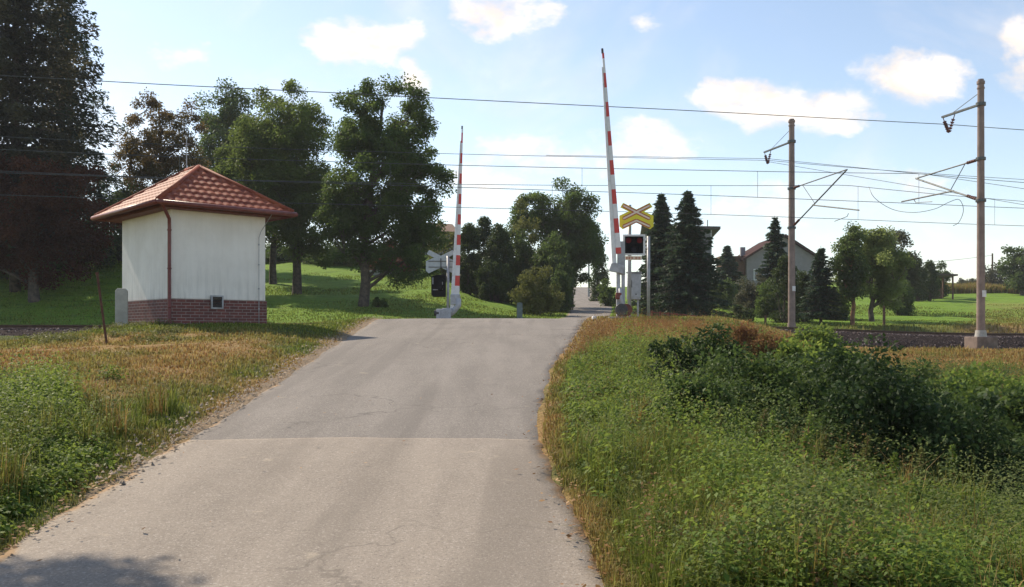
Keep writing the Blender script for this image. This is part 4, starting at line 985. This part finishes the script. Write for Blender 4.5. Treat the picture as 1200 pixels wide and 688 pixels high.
def far_gate():
    x, y = (533 - 600) / F * 40.0, 40.0
    root, pz, g = barrier('farther raised red and white barrier, across the tracks at left', x, y, 0, (HOR - 352) / F * 40, (HOR - 151) / F * 40, .30, .37, .10, True)
    z = lambda py: (HOR - py) / F * 40 - g; X_ = lambda px: (px - 533) / F * 40
    m = MB(); m.box((X_(533.5), 0, (z(345) + z(357)) / 2), (.42, .2, z(345) - z(357))); m.build('boom_holder', M['box_grey'], root, bevel=.02)
    m = MB(); m.tube([(X_(537), 0, z(350)), (X_(537), 0, z(358)), (X_(532), 0, z(364)), (X_(526), 0, z(369))], .13, 10); m.build('link_arm', M['box_grey'], root, smooth=True)
    m = MB(); m.box((X_(520), 0, z(369)), (.62, .42, .5)); m.box((X_(524), -.05, z(364)), (.4, .3, .2)); m.build('drive_box', M['box_grey'], root, bevel=.04)
    m = MB(); m.cyl((X_(512), -.1, z(367)), .12, .2, 16, 'x'); m.build('counterweight', M['metal_dark'], root)
    m = MB(); m.box((X_(524), 0, -.1), (1.1, .8, .3)); m.build('foundation', M['concrete'], root)
far_gate()

# ------------------------------------------------------------------ crossbuck signals
PLATE = [(-19.5, 10), (-16, 15.5), (0, 7.5), (16, 15.5), (19.5, 10.5), (9.5, 5), (20.5, 0), (20.5, -13), (16.5, -16.5), (0, -8.5), (-16.5, -16.5), (-20.5, -13), (-20.5, 0), (-9.5, 5)]
def bar(m, p, q, w, y0, y1):
    p = np.array(p, float); q = np.array(q, float); d = (q - p) / np.linalg.norm(q - p); n = np.array([-d[1], d[0]]) * w / 2
    e = d * w * .28
    m.prism([tuple(p - n), tuple(p - e * 1.2), tuple(p + n), tuple(q + n), tuple(q + e * 1.2), tuple(q - n)][::-1], y0, y1)
def crossbuck(root, cx, cz, y, sc, front):
    """sc metres per photo pixel unit"""
    m = MB(); m.prism([(a * sc + cx, b * sc + cz) for a, b in PLATE], y, y + .012)
    pl = m.build('sign_plate', M['yellow'] if front else M['sign_back'], root)
    sgn = -1 if front else 1
    if front:
        segs = [((-15.5, 12), (15.5, -3.5)), ((15.5, 12), (-15.5, -3.5))]
        chev = [((-15.5, -13), (0, -6)), ((0, -6), (15.5, -13))]
        for (nm, w, mt, d) in (('red_border', 4.6, 'sign_red', .004), ('white_bar', 2.0, 'sign_white', .009)):
            m = MB(); i = 0
            for s in segs + chev:
                bar(m, (s[0][0] * sc + cx, s[0][1] * sc + cz), (s[1][0] * sc + cx, s[1][1] * sc + cz), w * sc, y - d - .0006 * i, y - .0005 * i - d + .0035); i += 1
            m.build(nm, M[mt], pl)
    else:
        m = MB(); m.box((cx, y - .02, cz + 0 * sc), (34 * sc, .03, .03)); m.box((cx, y - .02, cz - 8 * sc), (34 * sc, .03, .03)); m.box((cx, y - .03, cz - 3 * sc), (.035, .04, 14 * sc)); m.build('sign_rail', M['metal_dark'], pl)
def near_signal():
    D = 28.4; x = (738 - 600) / F * D; g = gz(x, D); root = thing('crossing_signal', 'yellow crossbuck sign over a black light box on a grey post', 'crossing signal', (x, D, g), group='crossing signals with crossbucks')
    z = lambda py: (HOR - py) / F * D - g; X_ = lambda px: (px - 738) / F * D; u = D / F
    m = MB(); m.cyl((0, .05, (z(240) - .2) / 2), .055, z(240) + .2, 14); m.build('post', M['metal_grey'], root, smooth=True)
    crossbuck(root, X_(745.5), z(253), -.06, u * .97, True)
    m = MB(); cx = X_(742.5); cz = z(287.5); w, h = 26 * u, 24.5 * u
    for (a, b, c, d) in ((cx, cz + h / 2 - .03, w, .06), (cx, cz - h / 2 + .03, w, .06), (cx - w / 2 + .03, cz, .06, h - .12), (cx + w / 2 - .03, cz, .06, h - .12)): m.box((a, -.10, b), (c, .05, d))
    fr = m.build('light_frame', M['white_paint'], root, bevel=.008)
    m = MB(); m.box((cx, -.04, cz), (w - .09, .1, h - .09)); bd = m.build('light_box', M['black'], root)
    for (px, pz_, mt, rr_) in ((-.165, .14, 'lens_red', .085), (.165, .14, 'lens_red', .085), (0, -.13, 'lens_grey', .085)):
        m = MB(); m.cyl((cx + px, -.10, cz + pz_), rr_, .03, 24, 'y'); m.build('lamp_lens', M[mt], bd, smooth=False, bevel=.006)
        m = MB(); pts = [(cx + px + math.cos(a) * (rr_ + .012), cz + pz_ + math.sin(a) * (rr_ + .012)) for a in np.linspace(-.3, PI + .3, 14)]
        for i in range(13):
            a, b = pts[i], pts[i + 1]; m.add([(a[0], -.09, a[1]), (b[0], -.09, b[1]), (b[0], -.24, b[1]), (a[0], -.24, a[1])], [(0, 1, 2, 3)])
        m.build('lamp_hood', M['black'], bd)
    m = MB(); m.box((X_(742), -.08, z(302.7)), (19.5 * u, .02, 4.6 * u)); pl = m.build('number_plate', M['sign_white'], root)
    m = MB()
    for i, (dx, w_, h_) in enumerate(((-8, 1, 3), (-6.4, .7, 2.8), (-4.6, 1.1, 3), (-2.6, .7, 3), (-1, 1, 2.6), (2, .7, 3), (3.6, 1, 2.8), (5.4, .7, 3), (7.2, 1, 3))): m.box((X_(742 + dx), -.093, z(302.7)), (w_ * u, .004, h_ * u))
    m.build('plate_marks', M['sign_red'], pl)
    m = MB(); m.box((X_(741), .0, z(303)), (.3, .06, .05)); m.build('bracket', M['metal_grey'], root); m = MB(); m.box((X_(741), .0, z(276)), (.3, .06, .05)); m.build('bracket', M['metal_grey'], root)
near_signal()
def far_signal():
    D = 40.6; x = (525 - 600) / F * D; g = gz(x, D); root = thing('crossing_signal', 'grey back of a crossbuck with black light box by the farther barrier', 'crossing signal', (x, D, g), group='crossing signals with crossbucks')
    z = lambda py: (HOR - py) / F * D - g; X_ = lambda px: (px - 525) / F * D; u = D / F
    m = MB(); m.cyl((0, .0, (z(300) - .2) / 2), .06, z(300) + .2, 14); m.build('post', M['metal_grey'], root, smooth=True)
    crossbuck(root, X_(516.5), z(306), .10, u * .86, False)
    m = MB(); cx = X_(514); cz = z(335); w, h = 17 * u, 26 * u
    m.prism([(cx - w / 2, cz - h * .38), (cx - w * .36, cz - h / 2), (cx + w / 2, cz - h / 2), (cx + w / 2, cz + h / 2), (cx - w * .1, cz + h / 2), (cx - w / 2, cz + h * .42)], -.1, .14); b = m.build('light_box', M['black'], root, bevel=.02)
    for (c_, d_) in (((cx - w * .38, -.115, cz + h * .22), (.035, .02, h * .3)), ((cx - w * .2, -.115, cz - h * .18), (.22, .02, .03)), ((cx + w * .28, -.115, cz), (.03, .02, h * .35))):
        m = MB(); m.box(c_, d_); m.build('back_rim', M['metal_grey'], b)
    m = MB(); m.cyl((cx + w * .1, -.14, cz - h * .05), .15, .08, 20, 'y'); m.cyl((cx + w * .1, -.14, cz + h * .25), .13, .08, 20, 'y'); m.build('lamp_housing', M['black'], b)
far_signal()
# cabinet
D = 28.9; x = (743 - 600) / F * D; g = gz(x, D); root = thing('switch_cabinet', 'light grey metal cabinet on a stand behind the nearer barrier', 'cabinet', (x, D, g), -.12)
zz = lambda py: (HOR - py) / F * D - g
m = MB(); m.box((0, 0, (zz(320.5) + zz(351)) / 2), (.42, .28, zz(320.5) - zz(351)), ry=.03); c = m.build('body', M['box_grey'], root, bevel=.015)
m = MB(); m.box((0, -.148, (zz(320.5) + zz(351)) / 2), (.36, .012, zz(324) - zz(349)), ry=.03); d = m.build('door', M['box_grey'], root, bevel=.004)
m = MB(); m.box((-.09, -.158, zz(333)), (.05, .012, .22)); m.build('handle', M['metal_dark'], d); m = MB(); m.box((.06, -.158, zz(345)), (.05, .012, .03)); m.build('lock', M['metal_dark'], d)
m = MB(); m.box((-.12, 0, zz(351) / 2 - .1), (.06, .1, zz(351) + .18)); m.box((.12, 0, zz(351) / 2 - .1), (.06, .1, zz(351) + .18)); m.build('stand', M['metal_grey'], root)
m = MB(); m.box((0, 0, zz(319.5)), (.48, .34, .03)); m.build('lid', M['metal_grey'], root)
# grey pole
D = 30.0; x = (760 - 600) / F * D; g = gz(x, D); root = thing('grey_pole', 'plain slim grey steel pole right of the yellow crossing sign', 'pole', (x, D, g))
zt = (HOR - 277) / F * D - g
m = MB(); m.tube([(0, 0, -.2), (0, 0, zt)], .052, 12); m.build('shaft', M['metal_grey'], root, smooth=True)
m = MB(); m.box((-.10, 0, zt - .1), (.16, .06, .07), ry=-.5); m.build('bracket', M['white_paint'], root); m = MB(); m.box((-.10, 0, zt - .35), (.16, .06, .05), ry=.5); m.build('bracket', M['white_paint'], root)
# marker post by the track
D = 42.6; x = (609 - 600) / F * D; g = gz(x, D)
m = MB(); m.prism([(-.13, -.2), (.13, -.2), (.13, .95), (.08, 1.0), (-.08, 1.0), (-.13, .95)], -.09, .09)
tag(m.build('marker_post', simple('post_green', (.13, .17, .16), .8, var=.2), None, loc=(x, D, g), bevel=.01), 'short grey-green marker post at the lawn edge between barrier and road', 'post')
# small white edge stone at the right road edge
x, y = (692 - 600) / F * 27.5 + .1, 27.5
m = MB(); m.box((0, 0, .04), (.12, .5, .12), taper=.85)
tag(m.build('edge_stone', M['white_paint'], None, loc=(x, y, gz(x, y)), bevel=.02), 'small white painted stone at the right road edge by the crest', 'stone')

# ------------------------------------------------------------------ masts and wires
def mast(label, s, p, top_py, D, fz, arm_len, arm_dir, cz_top, cz_low, reach, cdir, reg_z, block):
    x, y = sp(s, p); g = gz(x, y); ang = math.atan2(TN[1], TN[0])
    mr = .15 if block else .18
    root = thing('catenary_mast', label, 'railway mast', (x, y, g), ang, group='concrete masts holding the overhead wires')   # local +x = away from camera across the tracks
    zt = (HOR - top_py) / F * D - g
    m = MB(); m.tube([(0, 0, -.3), (0, 0, zt)], [mr, mr * .74], 20); m.cyl((0, 0, zt - .02), mr * .92, .10, 20); m.cyl((0, 0, zt - .22), mr * .88, .05, 20); m.cyl((0, 0, zt + .06), mr * .68, .08, 20); m.build('shaft', M['mast'], root, smooth=False)
    if block:
        bt = -.14 - g
        m = MB(); m.cyl((0, 0, bt + .11), .21, .24, 20, r2=.175); m.build('collar', M['concrete'], root)
        m = MB(); m.box((0, 0, bt - .6), (.7, .85, 1.2)); m.build('foundation', M['block'], root, bevel=.03)
    else:
        m = MB(); m.cyl((0, 0, .25), .215, .5, 20, r2=.2); m.build('collar', M['mast'], root)
    m = MB(); m.box((-mr, -.02, zt * .21), (.02, .16, .24)); m.build('number_plate', M['white_paint'], root)
    # feeder arm, stay and V insulators
    fz -= g; a = arm_dir
    m = MB(); m.box((a * arm_len / 2, 0, fz), (arm_len, .09, .07)); m.tube([(0, 0, zt - .35), (a * arm_len * .72, 0, fz + .03)], .012, 6)
    m.cyl((0, 0, fz), mr + .02, .12, 16); arm = m.build('feeder_arm', M['arm'], root)
    for dx in (-.33, .33):
        m = MB(); c0 = np.array([a * (arm_len - .38) + dx, 0, fz - .05]); c1 = np.array([a * (arm_len - .38), 0, fz - .68])
        m.tube([c0, c1], .018, 6)
        for t in (.3, .45, .6, .75, .9): 
            q = c0 + (c1 - c0) * t; d_ = (c1 - c0) / np.linalg.norm(c1 - c0); m.tube([q - d_ * .03, q + d_ * .03], [.075, .05], 10)
        m.build('insulator', M['insul'], arm)
    # cantilever
    c = cdir; top = cz_top - g; low = cz_low - g; rg = reg_z - g
    tip_z = top + (.12 if c < 0 else -.12)
    m = MB(); m.tube([(0, 0, top), (c * reach, 0, tip_z)], .028, 8); m.tube([(0, 0, low), (c * (reach + .1), 0, tip_z)], .032, 8)
    kx = .45; kz = low + (tip_z - low) * kx / 1.0
    m.tube([(c * reach * kx, 0, kz), (c * reach * .22, 0, top + .0)], .016, 6)
    m.tube([(c * reach * kx * .9, 0, kz - .06), (c * (reach + 1.0), 0, rg + .28)], .03, 8)
    m.tube([(c * (reach + .2), 0, rg + .24), (c * (reach + .1), 0, rg + .12), (c * (reach - .9), 0, rg + .02)], .016, 6)
    m.cyl((0, 0, top), mr + .02, .10, 16); m.cyl((0, 0, low), mr + .03, .10, 16); cant = m.build('cantilever', M['arm'], root)
    for (z0_, z1_) in ((top, tip_z), (low, tip_z)):
        m = MB(); c0 = np.array([c * .25, 0, z0_ + (z1_ - z0_) * .25 / reach]); c1 = np.array([c * .72, 0, z0_ + (z1_ - z0_) * .72 / reach]); 
        m.tube([c0, c1], .03, 6)
        for t in (.1, .3, .5, .7, .9): q = c0 + (c1 - c0) * t; d_ = (c1 - c0) / np.linalg.norm(c1 - c0); m.tube([q - d_ * .025, q + d_ * .025], .06, 10)
        m.build('insulator', M['insul'], cant)
    return root
T1, T2 = 33.0, 37.2
zf1 = (HOR - 122) / F * 34; zf2 = (HOR - 166) / F * 46
mast('nearer concrete catenary mast on a block at the ballast edge', 24.0, 29.5, 96, 34, zf1, 2.1, 1, (HOR - 186) / F * 34, (HOR - 235) / F * 34, 3.6, 1, 5.1, True)
mast('farther concrete catenary mast left of the nearer one, rising from the bushes', 23.4, 41.9, 142, 46, zf2, 2.8, 1, (HOR - 221) / F * 46, (HOR - 267) / F * 46, 4.7, -1, 5.0, False)
def wire(label, p, z0, sag, cat, rad=.012, s_sup=24.0, span=56., z1=None, name='overhead_wire'):
    pts = []
    for s in np.linspace(-60, 100, 240):
        u = ((s - s_sup) / span) % 1.0; z = z0 - 4 * sag * u * (1 - u); x, y = sp(s, p); pts.append((x, y, z + float(ztrack(x)) * .3 - .0))
    m = MB(); m.tube(pts, rad, 5, False); return tag(m.build(name, M['wire'], None), label, cat, 'overhead wires along the railway')
def zw(z0, sag, s, s_sup=24., span=56.):
    u = ((s - s_sup) / span) % 1.0; x, y = sp(s, 0); return z0 - 4 * sag * u * (1 - u)
wire('uppermost feeder wire, held by the nearer mast top arm', 31.2, 7.92, .18, 'wire', .014)
wire('second highest feeder wire, held by the farther mast top arm', 44.3, 8.85, .5, 'wire', .013, 23.4)
for (tp, lab, zm, sg, zc, ss_) in ((T1, 'nearer', 6.35, .55, 5.15, 24.), (T2, 'farther', 6.5, .75, 5.0, 23.4)):
    mw = wire('sagging messenger wire above the %s track with droppers' % lab, tp, zm, sg, 'wire', .012, ss_, name='messenger_wire')
    wire('straight contact wire hanging over the %s track' % lab, tp, zc, .08, 'wire', .012, ss_, name='contact_wire')
    for s in np.arange(-46, 80, 7.0):
        x, y = sp(s, tp); dz = float(ztrack(x)) * .3
        m = MB(); m.tube([(x, y, zw(zc, .08, s, ss_) + dz), (x, y, zw(zm, sg, s, ss_) + dz)], .007, 4); m.build('dropper', M['wire'], mw)
# crossing-over wires right of the far mast
def free_wire(label, pts, rad=.011, sag=0., name='overhead_wire', n=24):
    P_ = [np.array(p, float) for p in pts]; out = []
    for i in range(len(P_) - 1):
        for k in range(n): t = k / n; q = P_[i] * (1 - t) + P_[i + 1] * t; q[2] -= 4 * sag * t * (1 - t); out.append(q)
    out.append(P_[-1]); m = MB(); m.tube(out, rad, 5, False); return tag(m.build(name, M['wire'], None), label, 'wire', 'overhead wires along the railway')
free_wire('slack wire running down right from the farther mast insulator', [P(897, 189, 48), P(1010, 208, 46), P(1200, 240, 44), P(1420, 275, 42)])
free_wire('thin wire rising left from the nearer cantilever over the far mast', [P(640, 182, 46), P(900, 186, 44), P(1090, 205, 42), P(1300, 236, 42)])
# looped jumper cable
lp = [P(1018, 219, 41), P(1025, 232, 40.5), P(1045, 245, 40), P(1070, 249, 39), P(1095, 245, 38.5), P(1112, 237, 38), P(1124, 234, 38), P(1129, 246, 38), P(1124, 260, 38), P(1116, 265, 38)]
L_ = []
for i in range(len(lp) - 1):
    p0, p1, p2, p3 = [np.array(lp[min(max(i + j, 0), len(lp) - 1)]) for j in (-1, 0, 1, 2)]
    for t in np.linspace(0, 1, 6, endpoint=False): L_.append(.5 * ((2 * p1) + (p2 - p0) * t + (2 * p0 - 5 * p1 + 4 * p2 - p3) * t * t + (3 * p1 - p0 - 3 * p2 + p3) * t ** 3))
m = MB(); m.tube(L_, .012, 5, False); tag(m.build('jumper_cable', M['wire'], None), 'curved jumper cable looping between the wires beside the nearer mast', 'cable')

# ------------------------------------------------------------------ houses and small structures
def window(root, cx, y, cz, w, h):
    m = MB()
    for (a, b, c, d) in ((cx, cz + h / 2, w + .12, .1), (cx, cz - h / 2, w + .12, .1), (cx - w / 2, cz, .1, h - .1), (cx + w / 2, cz, .1, h - .1), (cx, cz, .06, h - .1)): m.box((a, y - .04, b), (c, .08, d))
    f = m.build('window', M['white_paint'], root); m = MB(); m.box((cx, y - .012, cz), (w - .08, .02, h - .08)); m.build('pane', M['glass'], f)
def house1():
    D = 92; x0 = (758 - 600) / F * D; x1 = (832 - 600) / F * D; xm = (x0 + x1) / 2; g = gz(xm, D) - .3
    root = thing('grey_house', 'tall grey house with flat dark roof behind the garden spruces', 'house', (xm, D, g), -.12)
    w = x1 - x0; zt = (HOR - 270) / F * D - g
    m = MB(); m.box((0, 4, zt / 2), (w, 8, zt)); m.build('wall', M['wall_grey'], root)
    m = MB(); m.add([(-w / 2 - .5, -.6, zt + .25), (w / 2 + .9, -.6, zt + .02), (w / 2 + .9, 8.6, zt + .02), (-w / 2 - .5, 8.6, zt + .25), (-w / 2 - .5, -.6, zt + .5), (w / 2 + .9, -.6, zt + .27), (w / 2 + .9, 8.6, zt + .27), (-w / 2 - .5, 8.6, zt + .5)],
                   [(3, 2, 1, 0), (4, 5, 6, 7), (0, 1, 5, 4), (1, 2, 6, 5), (2, 3, 7, 6), (3, 0, 4, 7)]); rf = m.build('roof', M['roof_dark'], root)
    m = MB(); m.tube([(w / 2 - .2, 1, zt + .3), (w / 2 - .2, 1, zt + 1.1)], .05, 6); m.build('antenna', M['metal_dark'], rf)
    m = MB(); m.box((w * .2, 3, zt + .55), (.5, .5, .5)); m.build('chimney', M['wall_grey'], rf)
    window(root, w * .32, 0, zt * .28, 1.1, 1.4); window(root, -w * .1, 0, zt * .28, 1.1, 1.4); window(root, w * .32, 0, zt * .68, .9, .8) if False else None
    m = MB(); m.tube([(w / 2 + .05, -.08, 0), (w / 2 + .05, -.08, zt)], .06, 8); m.build('downpipe', M['box_grey'], root)
house1()
def house2():
    D = 100; X_ = lambda px: (px - 600) / F * D
    xm = X_(918); g = gz(xm, D) - .4; root = thing('gable_house', 'pale gable-fronted house with reddish roof edge left of the far mast', 'house', (xm, D, g))
    z = lambda py: (HOR - py) / F * D - g
    xl, xr = X_(875) - xm, X_(958) - xm; xa = X_(918) - xm; ze, za = z(303), z(277)
    m = MB(); m.prism([(xl, 0), (xr, 0), (xr, ze), (xa, za), (xl, ze)], 0, 9); m.build('wall', M['wall_pale'], root)
    m = MB()
    for (xe, s) in ((xl, -1), (xr, 1)):
        a = np.array([xa, za]); e = np.array([xe, ze]); d = (e - a) / np.linalg.norm(e - a); n = np.array([-d[1], d[0]]) * (1 if s > 0 else -1); e2 = e + d * .6
        p = [a + n * .02 * 1, e2 + n * .02, e2 + n * .24, a + n * .24]
        m.prism([tuple(q) for q in p], -.5, 9.5)
    rf = m.build('roof', M['redroof'], root)
    m = MB(); m.box((X_(881) - xm, 4, z(293)), (.5, .5, 1.3)); m.build('chimney', M['wall_grey'], rf)
    m = MB(); m.box((X_(943) - xm, 5, z(299)), (.45, .45, .9)); m.build('chimney', M['wall_grey'], rf)
    window(root, X_(889) - xm, 0, z(322), 1.0, 1.1)
    m = MB(); m.box((X_(862) - xm, 2, z(312)), (2.6, 3, 1.9)); m.box((X_(862) - xm, 2, z(301)), (3.2, 3.6, .2)); m.build('side_porch', M['wood'], root)
house2()
def house3():
    D = 96; X_ = lambda px: (px - 600) / F * D; xm = X_(508); g = gz(xm, D) - .6; root = thing('low_house', 'low house with brown sloping roof hidden behind tallest lawn tree', 'house', (xm, D, g))
    z = lambda py: (HOR - py) / F * D - g; xl, xr = X_(478) - xm, X_(538) - xm
    m = MB(); m.box(((xl + xr) / 2, 3.5, z(275) / 2), (xr - xl - .6, 6.6, z(275))); m.build('wall', M['wall_pale'], root)
    m = MB(); m.add([(xl, -.4, z(272)), (xr, -.4, z(272)), (xr, 7.4, z(272)), (xl, 7.4, z(272)), (xl, 3.5, z(255)), (xr - .9, 3.5, z(258))], [(0, 1, 5, 4), (2, 3, 4, 5), (1, 2, 5), (3, 0, 4), (3, 2, 1, 0)]); m.build('roof', M['wood'], root)
    window(root, xl + 1.4, .2, z(283), 1.2, 1.0)
house3()
# shelter
D = 88; X_ = lambda px: (px - 600) / F * D; xm = X_(1104); g = gz(xm, D); root = thing('garden_shelter', 'open flat-roofed garden shelter right of the thuja pair', 'shelter', (xm, D, g))
z = lambda py: (HOR - py) / F * D - g
m = MB(); m.box((0, 1, z(322)), (2.7, 2.6, .16), ry=.03); m.build('roof', M['roof_dark'], root)
for (a, b) in ((-1.1, 0), (1.0, 0), (-1.1, 2), (1.0, 2)):
    m = MB(); m.box((a, b, z(323) / 2 - .1), (.12, .12, z(323) + .1)); m.build('post', M['wood'], root)
m = MB(); m.box((-.1, 1.6, .55), (1.5, .5, 1.1)); m.build('woodpile', M['wood'], root)
# slim pole + wire at horizon
D = 110; x, y, g = onground(1163, D); m = MB(); m.tube([(0, 0, -.3), (0, 0, (HOR - 297) / F * D - g)], [.13, .09], 8)
tag(m.build('utility_pole', M['wood'], None, loc=(x, y, g)), 'slim wooden utility pole among bushes on the right horizon', 'pole')
free_wire('thin cable from the horizon pole towards the gable house', [P(1040, 309, 100), P(1163, 299, 110)], .02, .2)
D = 96; x, y, g = onground(690, D); m = MB(); m.tube([(0, 0, -.3), (0, 0, (HOR - 284) / F * D - g)], [.11, .07], 8)
tag(m.build('utility_pole', M['metal_grey'], None, loc=(x, y, g)), 'thin grey lamp pole at the hill road crest', 'pole')
# low fence near the spruces
def fence(label, x0, x1, D, n, h, mt):
    p0 = onground(x0, D); root = thing('low_fence', label, 'fence', p0); w = (x1 - x0) / F * D
    for i in range(n):
        xx = w * i / (n - 1); gg = gz(p0[0] + xx, D) - p0[2]
        m = MB(); m.box((xx, 0, gg + h / 2 - .1), (.09, .09, h + .2)); m.build('post', M[mt], root)
    for zz_ in (.35, .85):
        g1 = gz(p0[0] + w, D) - p0[2]; m = MB(); m.tube([(0, -.06, h * zz_), (w, -.06, g1 + h * zz_)], .03, 6); m.build('rail', M[mt], root)
fence('low dark red garden fence under the two spruces', 764, 842, 48.5, 9, .5, 'dark_red')
for i, (px, D, h, lab) in enumerate(((1036, 49.5, 1.05, 'dark fence post right of the pale green tree trunk'), (897, 50, .55, 'short brown post on the lawn left of the far mast'), (834, 50, .5, 'short stake at the right end of the red fence'))):
    x, y, g = onground(px, D); m = MB(); m.box((0, 0, h / 2 - .1), (.11, .11, h + .2), taper=.9)
    tag(m.build('wooden_post', M['wood'], None, loc=(x, y, g)), lab, 'post')
# pale kerb seen beneath the tall tree
x, y, g = onground(445, 74); m = MB(); m.box((0, 0, .15), (2.6, .3, .5)); tag(m.build('stone_kerb', M['concrete'], None, loc=(x, y, g), bevel=.03), 'pale low wall at the lawn top below the rust-red bush', 'low wall')

def haze():
    m, t = nt_new('haze'); k = N(t); v = k.n('ShaderNodeVolumePrincipled'); v.inputs['Color'].default_value = (.93, .95, 1, 1)
    v.inputs['Density'].default_value = .0004; v.inputs['Anisotropy'].default_value = 0.
    o = k.n('ShaderNodeOutputMaterial'); k.l(v.outputs[0], o.inputs['Volume'])
    b = MB(); b.box((50, 420, 14), (1340, 1010, 44)); h = b.build('haze', m, None, kind='stuff'); h['label'] = 'thin pale daylight haze filling the air'; h['category'] = 'haze'
haze()
# ------------------------------------------------------------------ world, sun, camera
def world():
    w = bpy.data.worlds.new('World'); SC.world = w; w.use_nodes = True; t = w.node_tree; t.nodes.clear(); k = N(t)
    sky = k.n('ShaderNodeTexSky'); sky.sky_type = 'NISHITA'; sky.sun_disc = False
    sky.sun_elevation = math.asin(SUN_DIR[2]); sky.sun_rotation = math.atan2(SUN_DIR[0], SUN_DIR[1])
    sky.air_density = 1.0; sky.dust_density = .5; sky.ozone_density = 1.2; sky.altitude = 400
    tc = k.n('ShaderNodeTexCoord'); sep = k.n('ShaderNodeSeparateXYZ'); k.l(tc.outputs['Generated'], sep.inputs[0])
    yy = k.math('MAXIMUM', sep.outputs[1], .05)
    u = k.math('DIVIDE', sep.outputs[0], yy); v = k.math('DIVIDE', sep.outputs[2], yy)
    cmb = k.n('ShaderNodeCombineXYZ'); k.l(u, cmb.inputs[0]); k.l(k.math('MULTIPLY', v, 1.5), cmb.inputs[1])
    nz = k.noise(8, 8, .6, cmb.outputs[0], .15)
    nz2 = k.noise(22, 6, .6, cmb.outputs[0], .1)
    nd_ = k.n('ShaderNodeTexNoise'); nd_.inputs['Scale'].default_value = 13; nd_.inputs['Detail'].default_value = 7; nd_.inputs['Roughness'].default_value = .62
    k.l(cmb.outputs[0], nd_.inputs['Vector']); sc_ = k.n('ShaderNodeSeparateColor'); k.l(nd_.outputs['Color'], sc_.inputs[0])
    u2 = k.math('ADD', u, k.math('MULTIPLY', k.math('SUBTRACT', sc_.outputs[0], .5), .11))
    v = k.math('ADD', v, k.math('MULTIPLY', k.math('SUBTRACT', sc_.outputs[1], .5), .06))
    blobs = [(595, 12, 78, 38, 1), (640, 20, 40, 25, .8), (432, 50, 85, 34, 1), (395, 55, 50, 18, .7), (485, 88, 34, 26, .9), (210, 64, 48, 18, .8), (750, 26, 30, 16, .6),
             (890, 112, 90, 26, 1), (940, 128, 110, 34, 1), (985, 140, 60, 22, .9), (1068, 90, 76, 38, 1), (1200, 60, 50, 50, 1),
             (640, 185, 150, 30, .75), (745, 160, 90, 28, .7), (1010, 222, 200, 26, .45), (560, 205, 120, 40, .6), (870, 240, 160, 30, .4)]
    tot = None
    for (px, py, rx, ry, wt) in blobs:
        rx *= 1.03; ry *= 1.2
        a = k.math('DIVIDE', k.math('SUBTRACT', u2, (px - 600) / F), rx / F); b = k.math('DIVIDE', k.math('SUBTRACT', v, (HOR - py) / F), ry / F)
        d = k.math('SUBTRACT', 1., k.math('ADD', k.math('MULTIPLY', a, a), k.math('MULTIPLY', b, b)))
        d = k.math('MULTIPLY', d, wt, clamp=True)
        tot = d if tot is None else k.math('MAXIMUM', tot, d)
    f = k.math('ADD', tot, k.math('MULTIPLY', k.math('SUBTRACT', k.math('ADD', k.math('MULTIPLY', nz, .7), k.math('MULTIPLY', nz2, .3)), .5), 3.4))
    mask = k.rng(f, .22, 1.15)
    mask = k.math('MULTIPLY', mask, k.rng(tot, 0., .30))
    wisp = k.math('MULTIPLY', k.rng(k.noise(3.2, 6, .6, cmb.outputs[0], .6), .42, .75), .42)
    fwd = k.rng(sep.outputs[1], .05, .25)
    mask = k.math('MULTIPLY', k.math('MAXIMUM', mask, wisp), fwd)
    cl = k.mix(k.rng(k.noise(16, 5, .6, cmb.outputs[0], .4), .35, .65), tuple(c_ * q for c_, q in zip(CLOUD, (.86, .84, .84))), tuple(c_ * 1.08 for c_ in CLOUD))
    col = k.mix(k.math('MULTIPLY', mask, .95), sky.outputs[0], cl)
    bg = k.n('ShaderNodeBackground'); bg.inputs[1].default_value = SKY_STR; k.l(col, bg.inputs[0])
    o = k.n('ShaderNodeOutputWorld'); k.l(bg.outputs[0], o.inputs[0])
CLOUD = (6.3, 6.0, 5.75); SKY_STR = .138
world()
sun = bpy.data.lights.new('sun', 'SUN'); sun.energy = 4.2; sun.angle = math.radians(.53); sun.color = (1, .93, .82)
so = bpy.data.objects.new('sun', sun); COL.objects.link(so)
from mathutils import Vector
so.rotation_euler = Vector(tuple(SUN_DIR)).to_track_quat('Z', 'Y').to_euler()
cam = bpy.data.cameras.new('camera'); co = bpy.data.objects.new('camera', cam); COL.objects.link(co)
cam.sensor_width = 36; cam.lens = 36 * F / 1200; cam.shift_y = (HOR - 344) / 1200; cam.clip_end = 3000; cam.clip_start = .05
co.rotation_euler = (PI / 2, 0, 0); SC.camera = co
SC.view_settings.view_transform = 'Standard'; SC.view_settings.look = 'None'; SC.view_settings.exposure = .56; SC.view_settings.gamma = 1; SC.view_settings.use_curve_mapping = False
SC.view_settings.use_white_balance = True; SC.view_settings.white_balance_temperature = 7350; SC.view_settings.white_balance_tint = 12
SC.cycles.max_bounces = 6; SC.cycles.diffuse_bounces = 3; SC.cycles.glossy_bounces = 2; SC.cycles.transmission_bounces = 4; SC.cycles.transparent_max_bounces = 4
SC.cycles.caustics_reflective = False; SC.cycles.caustics_refractive = False
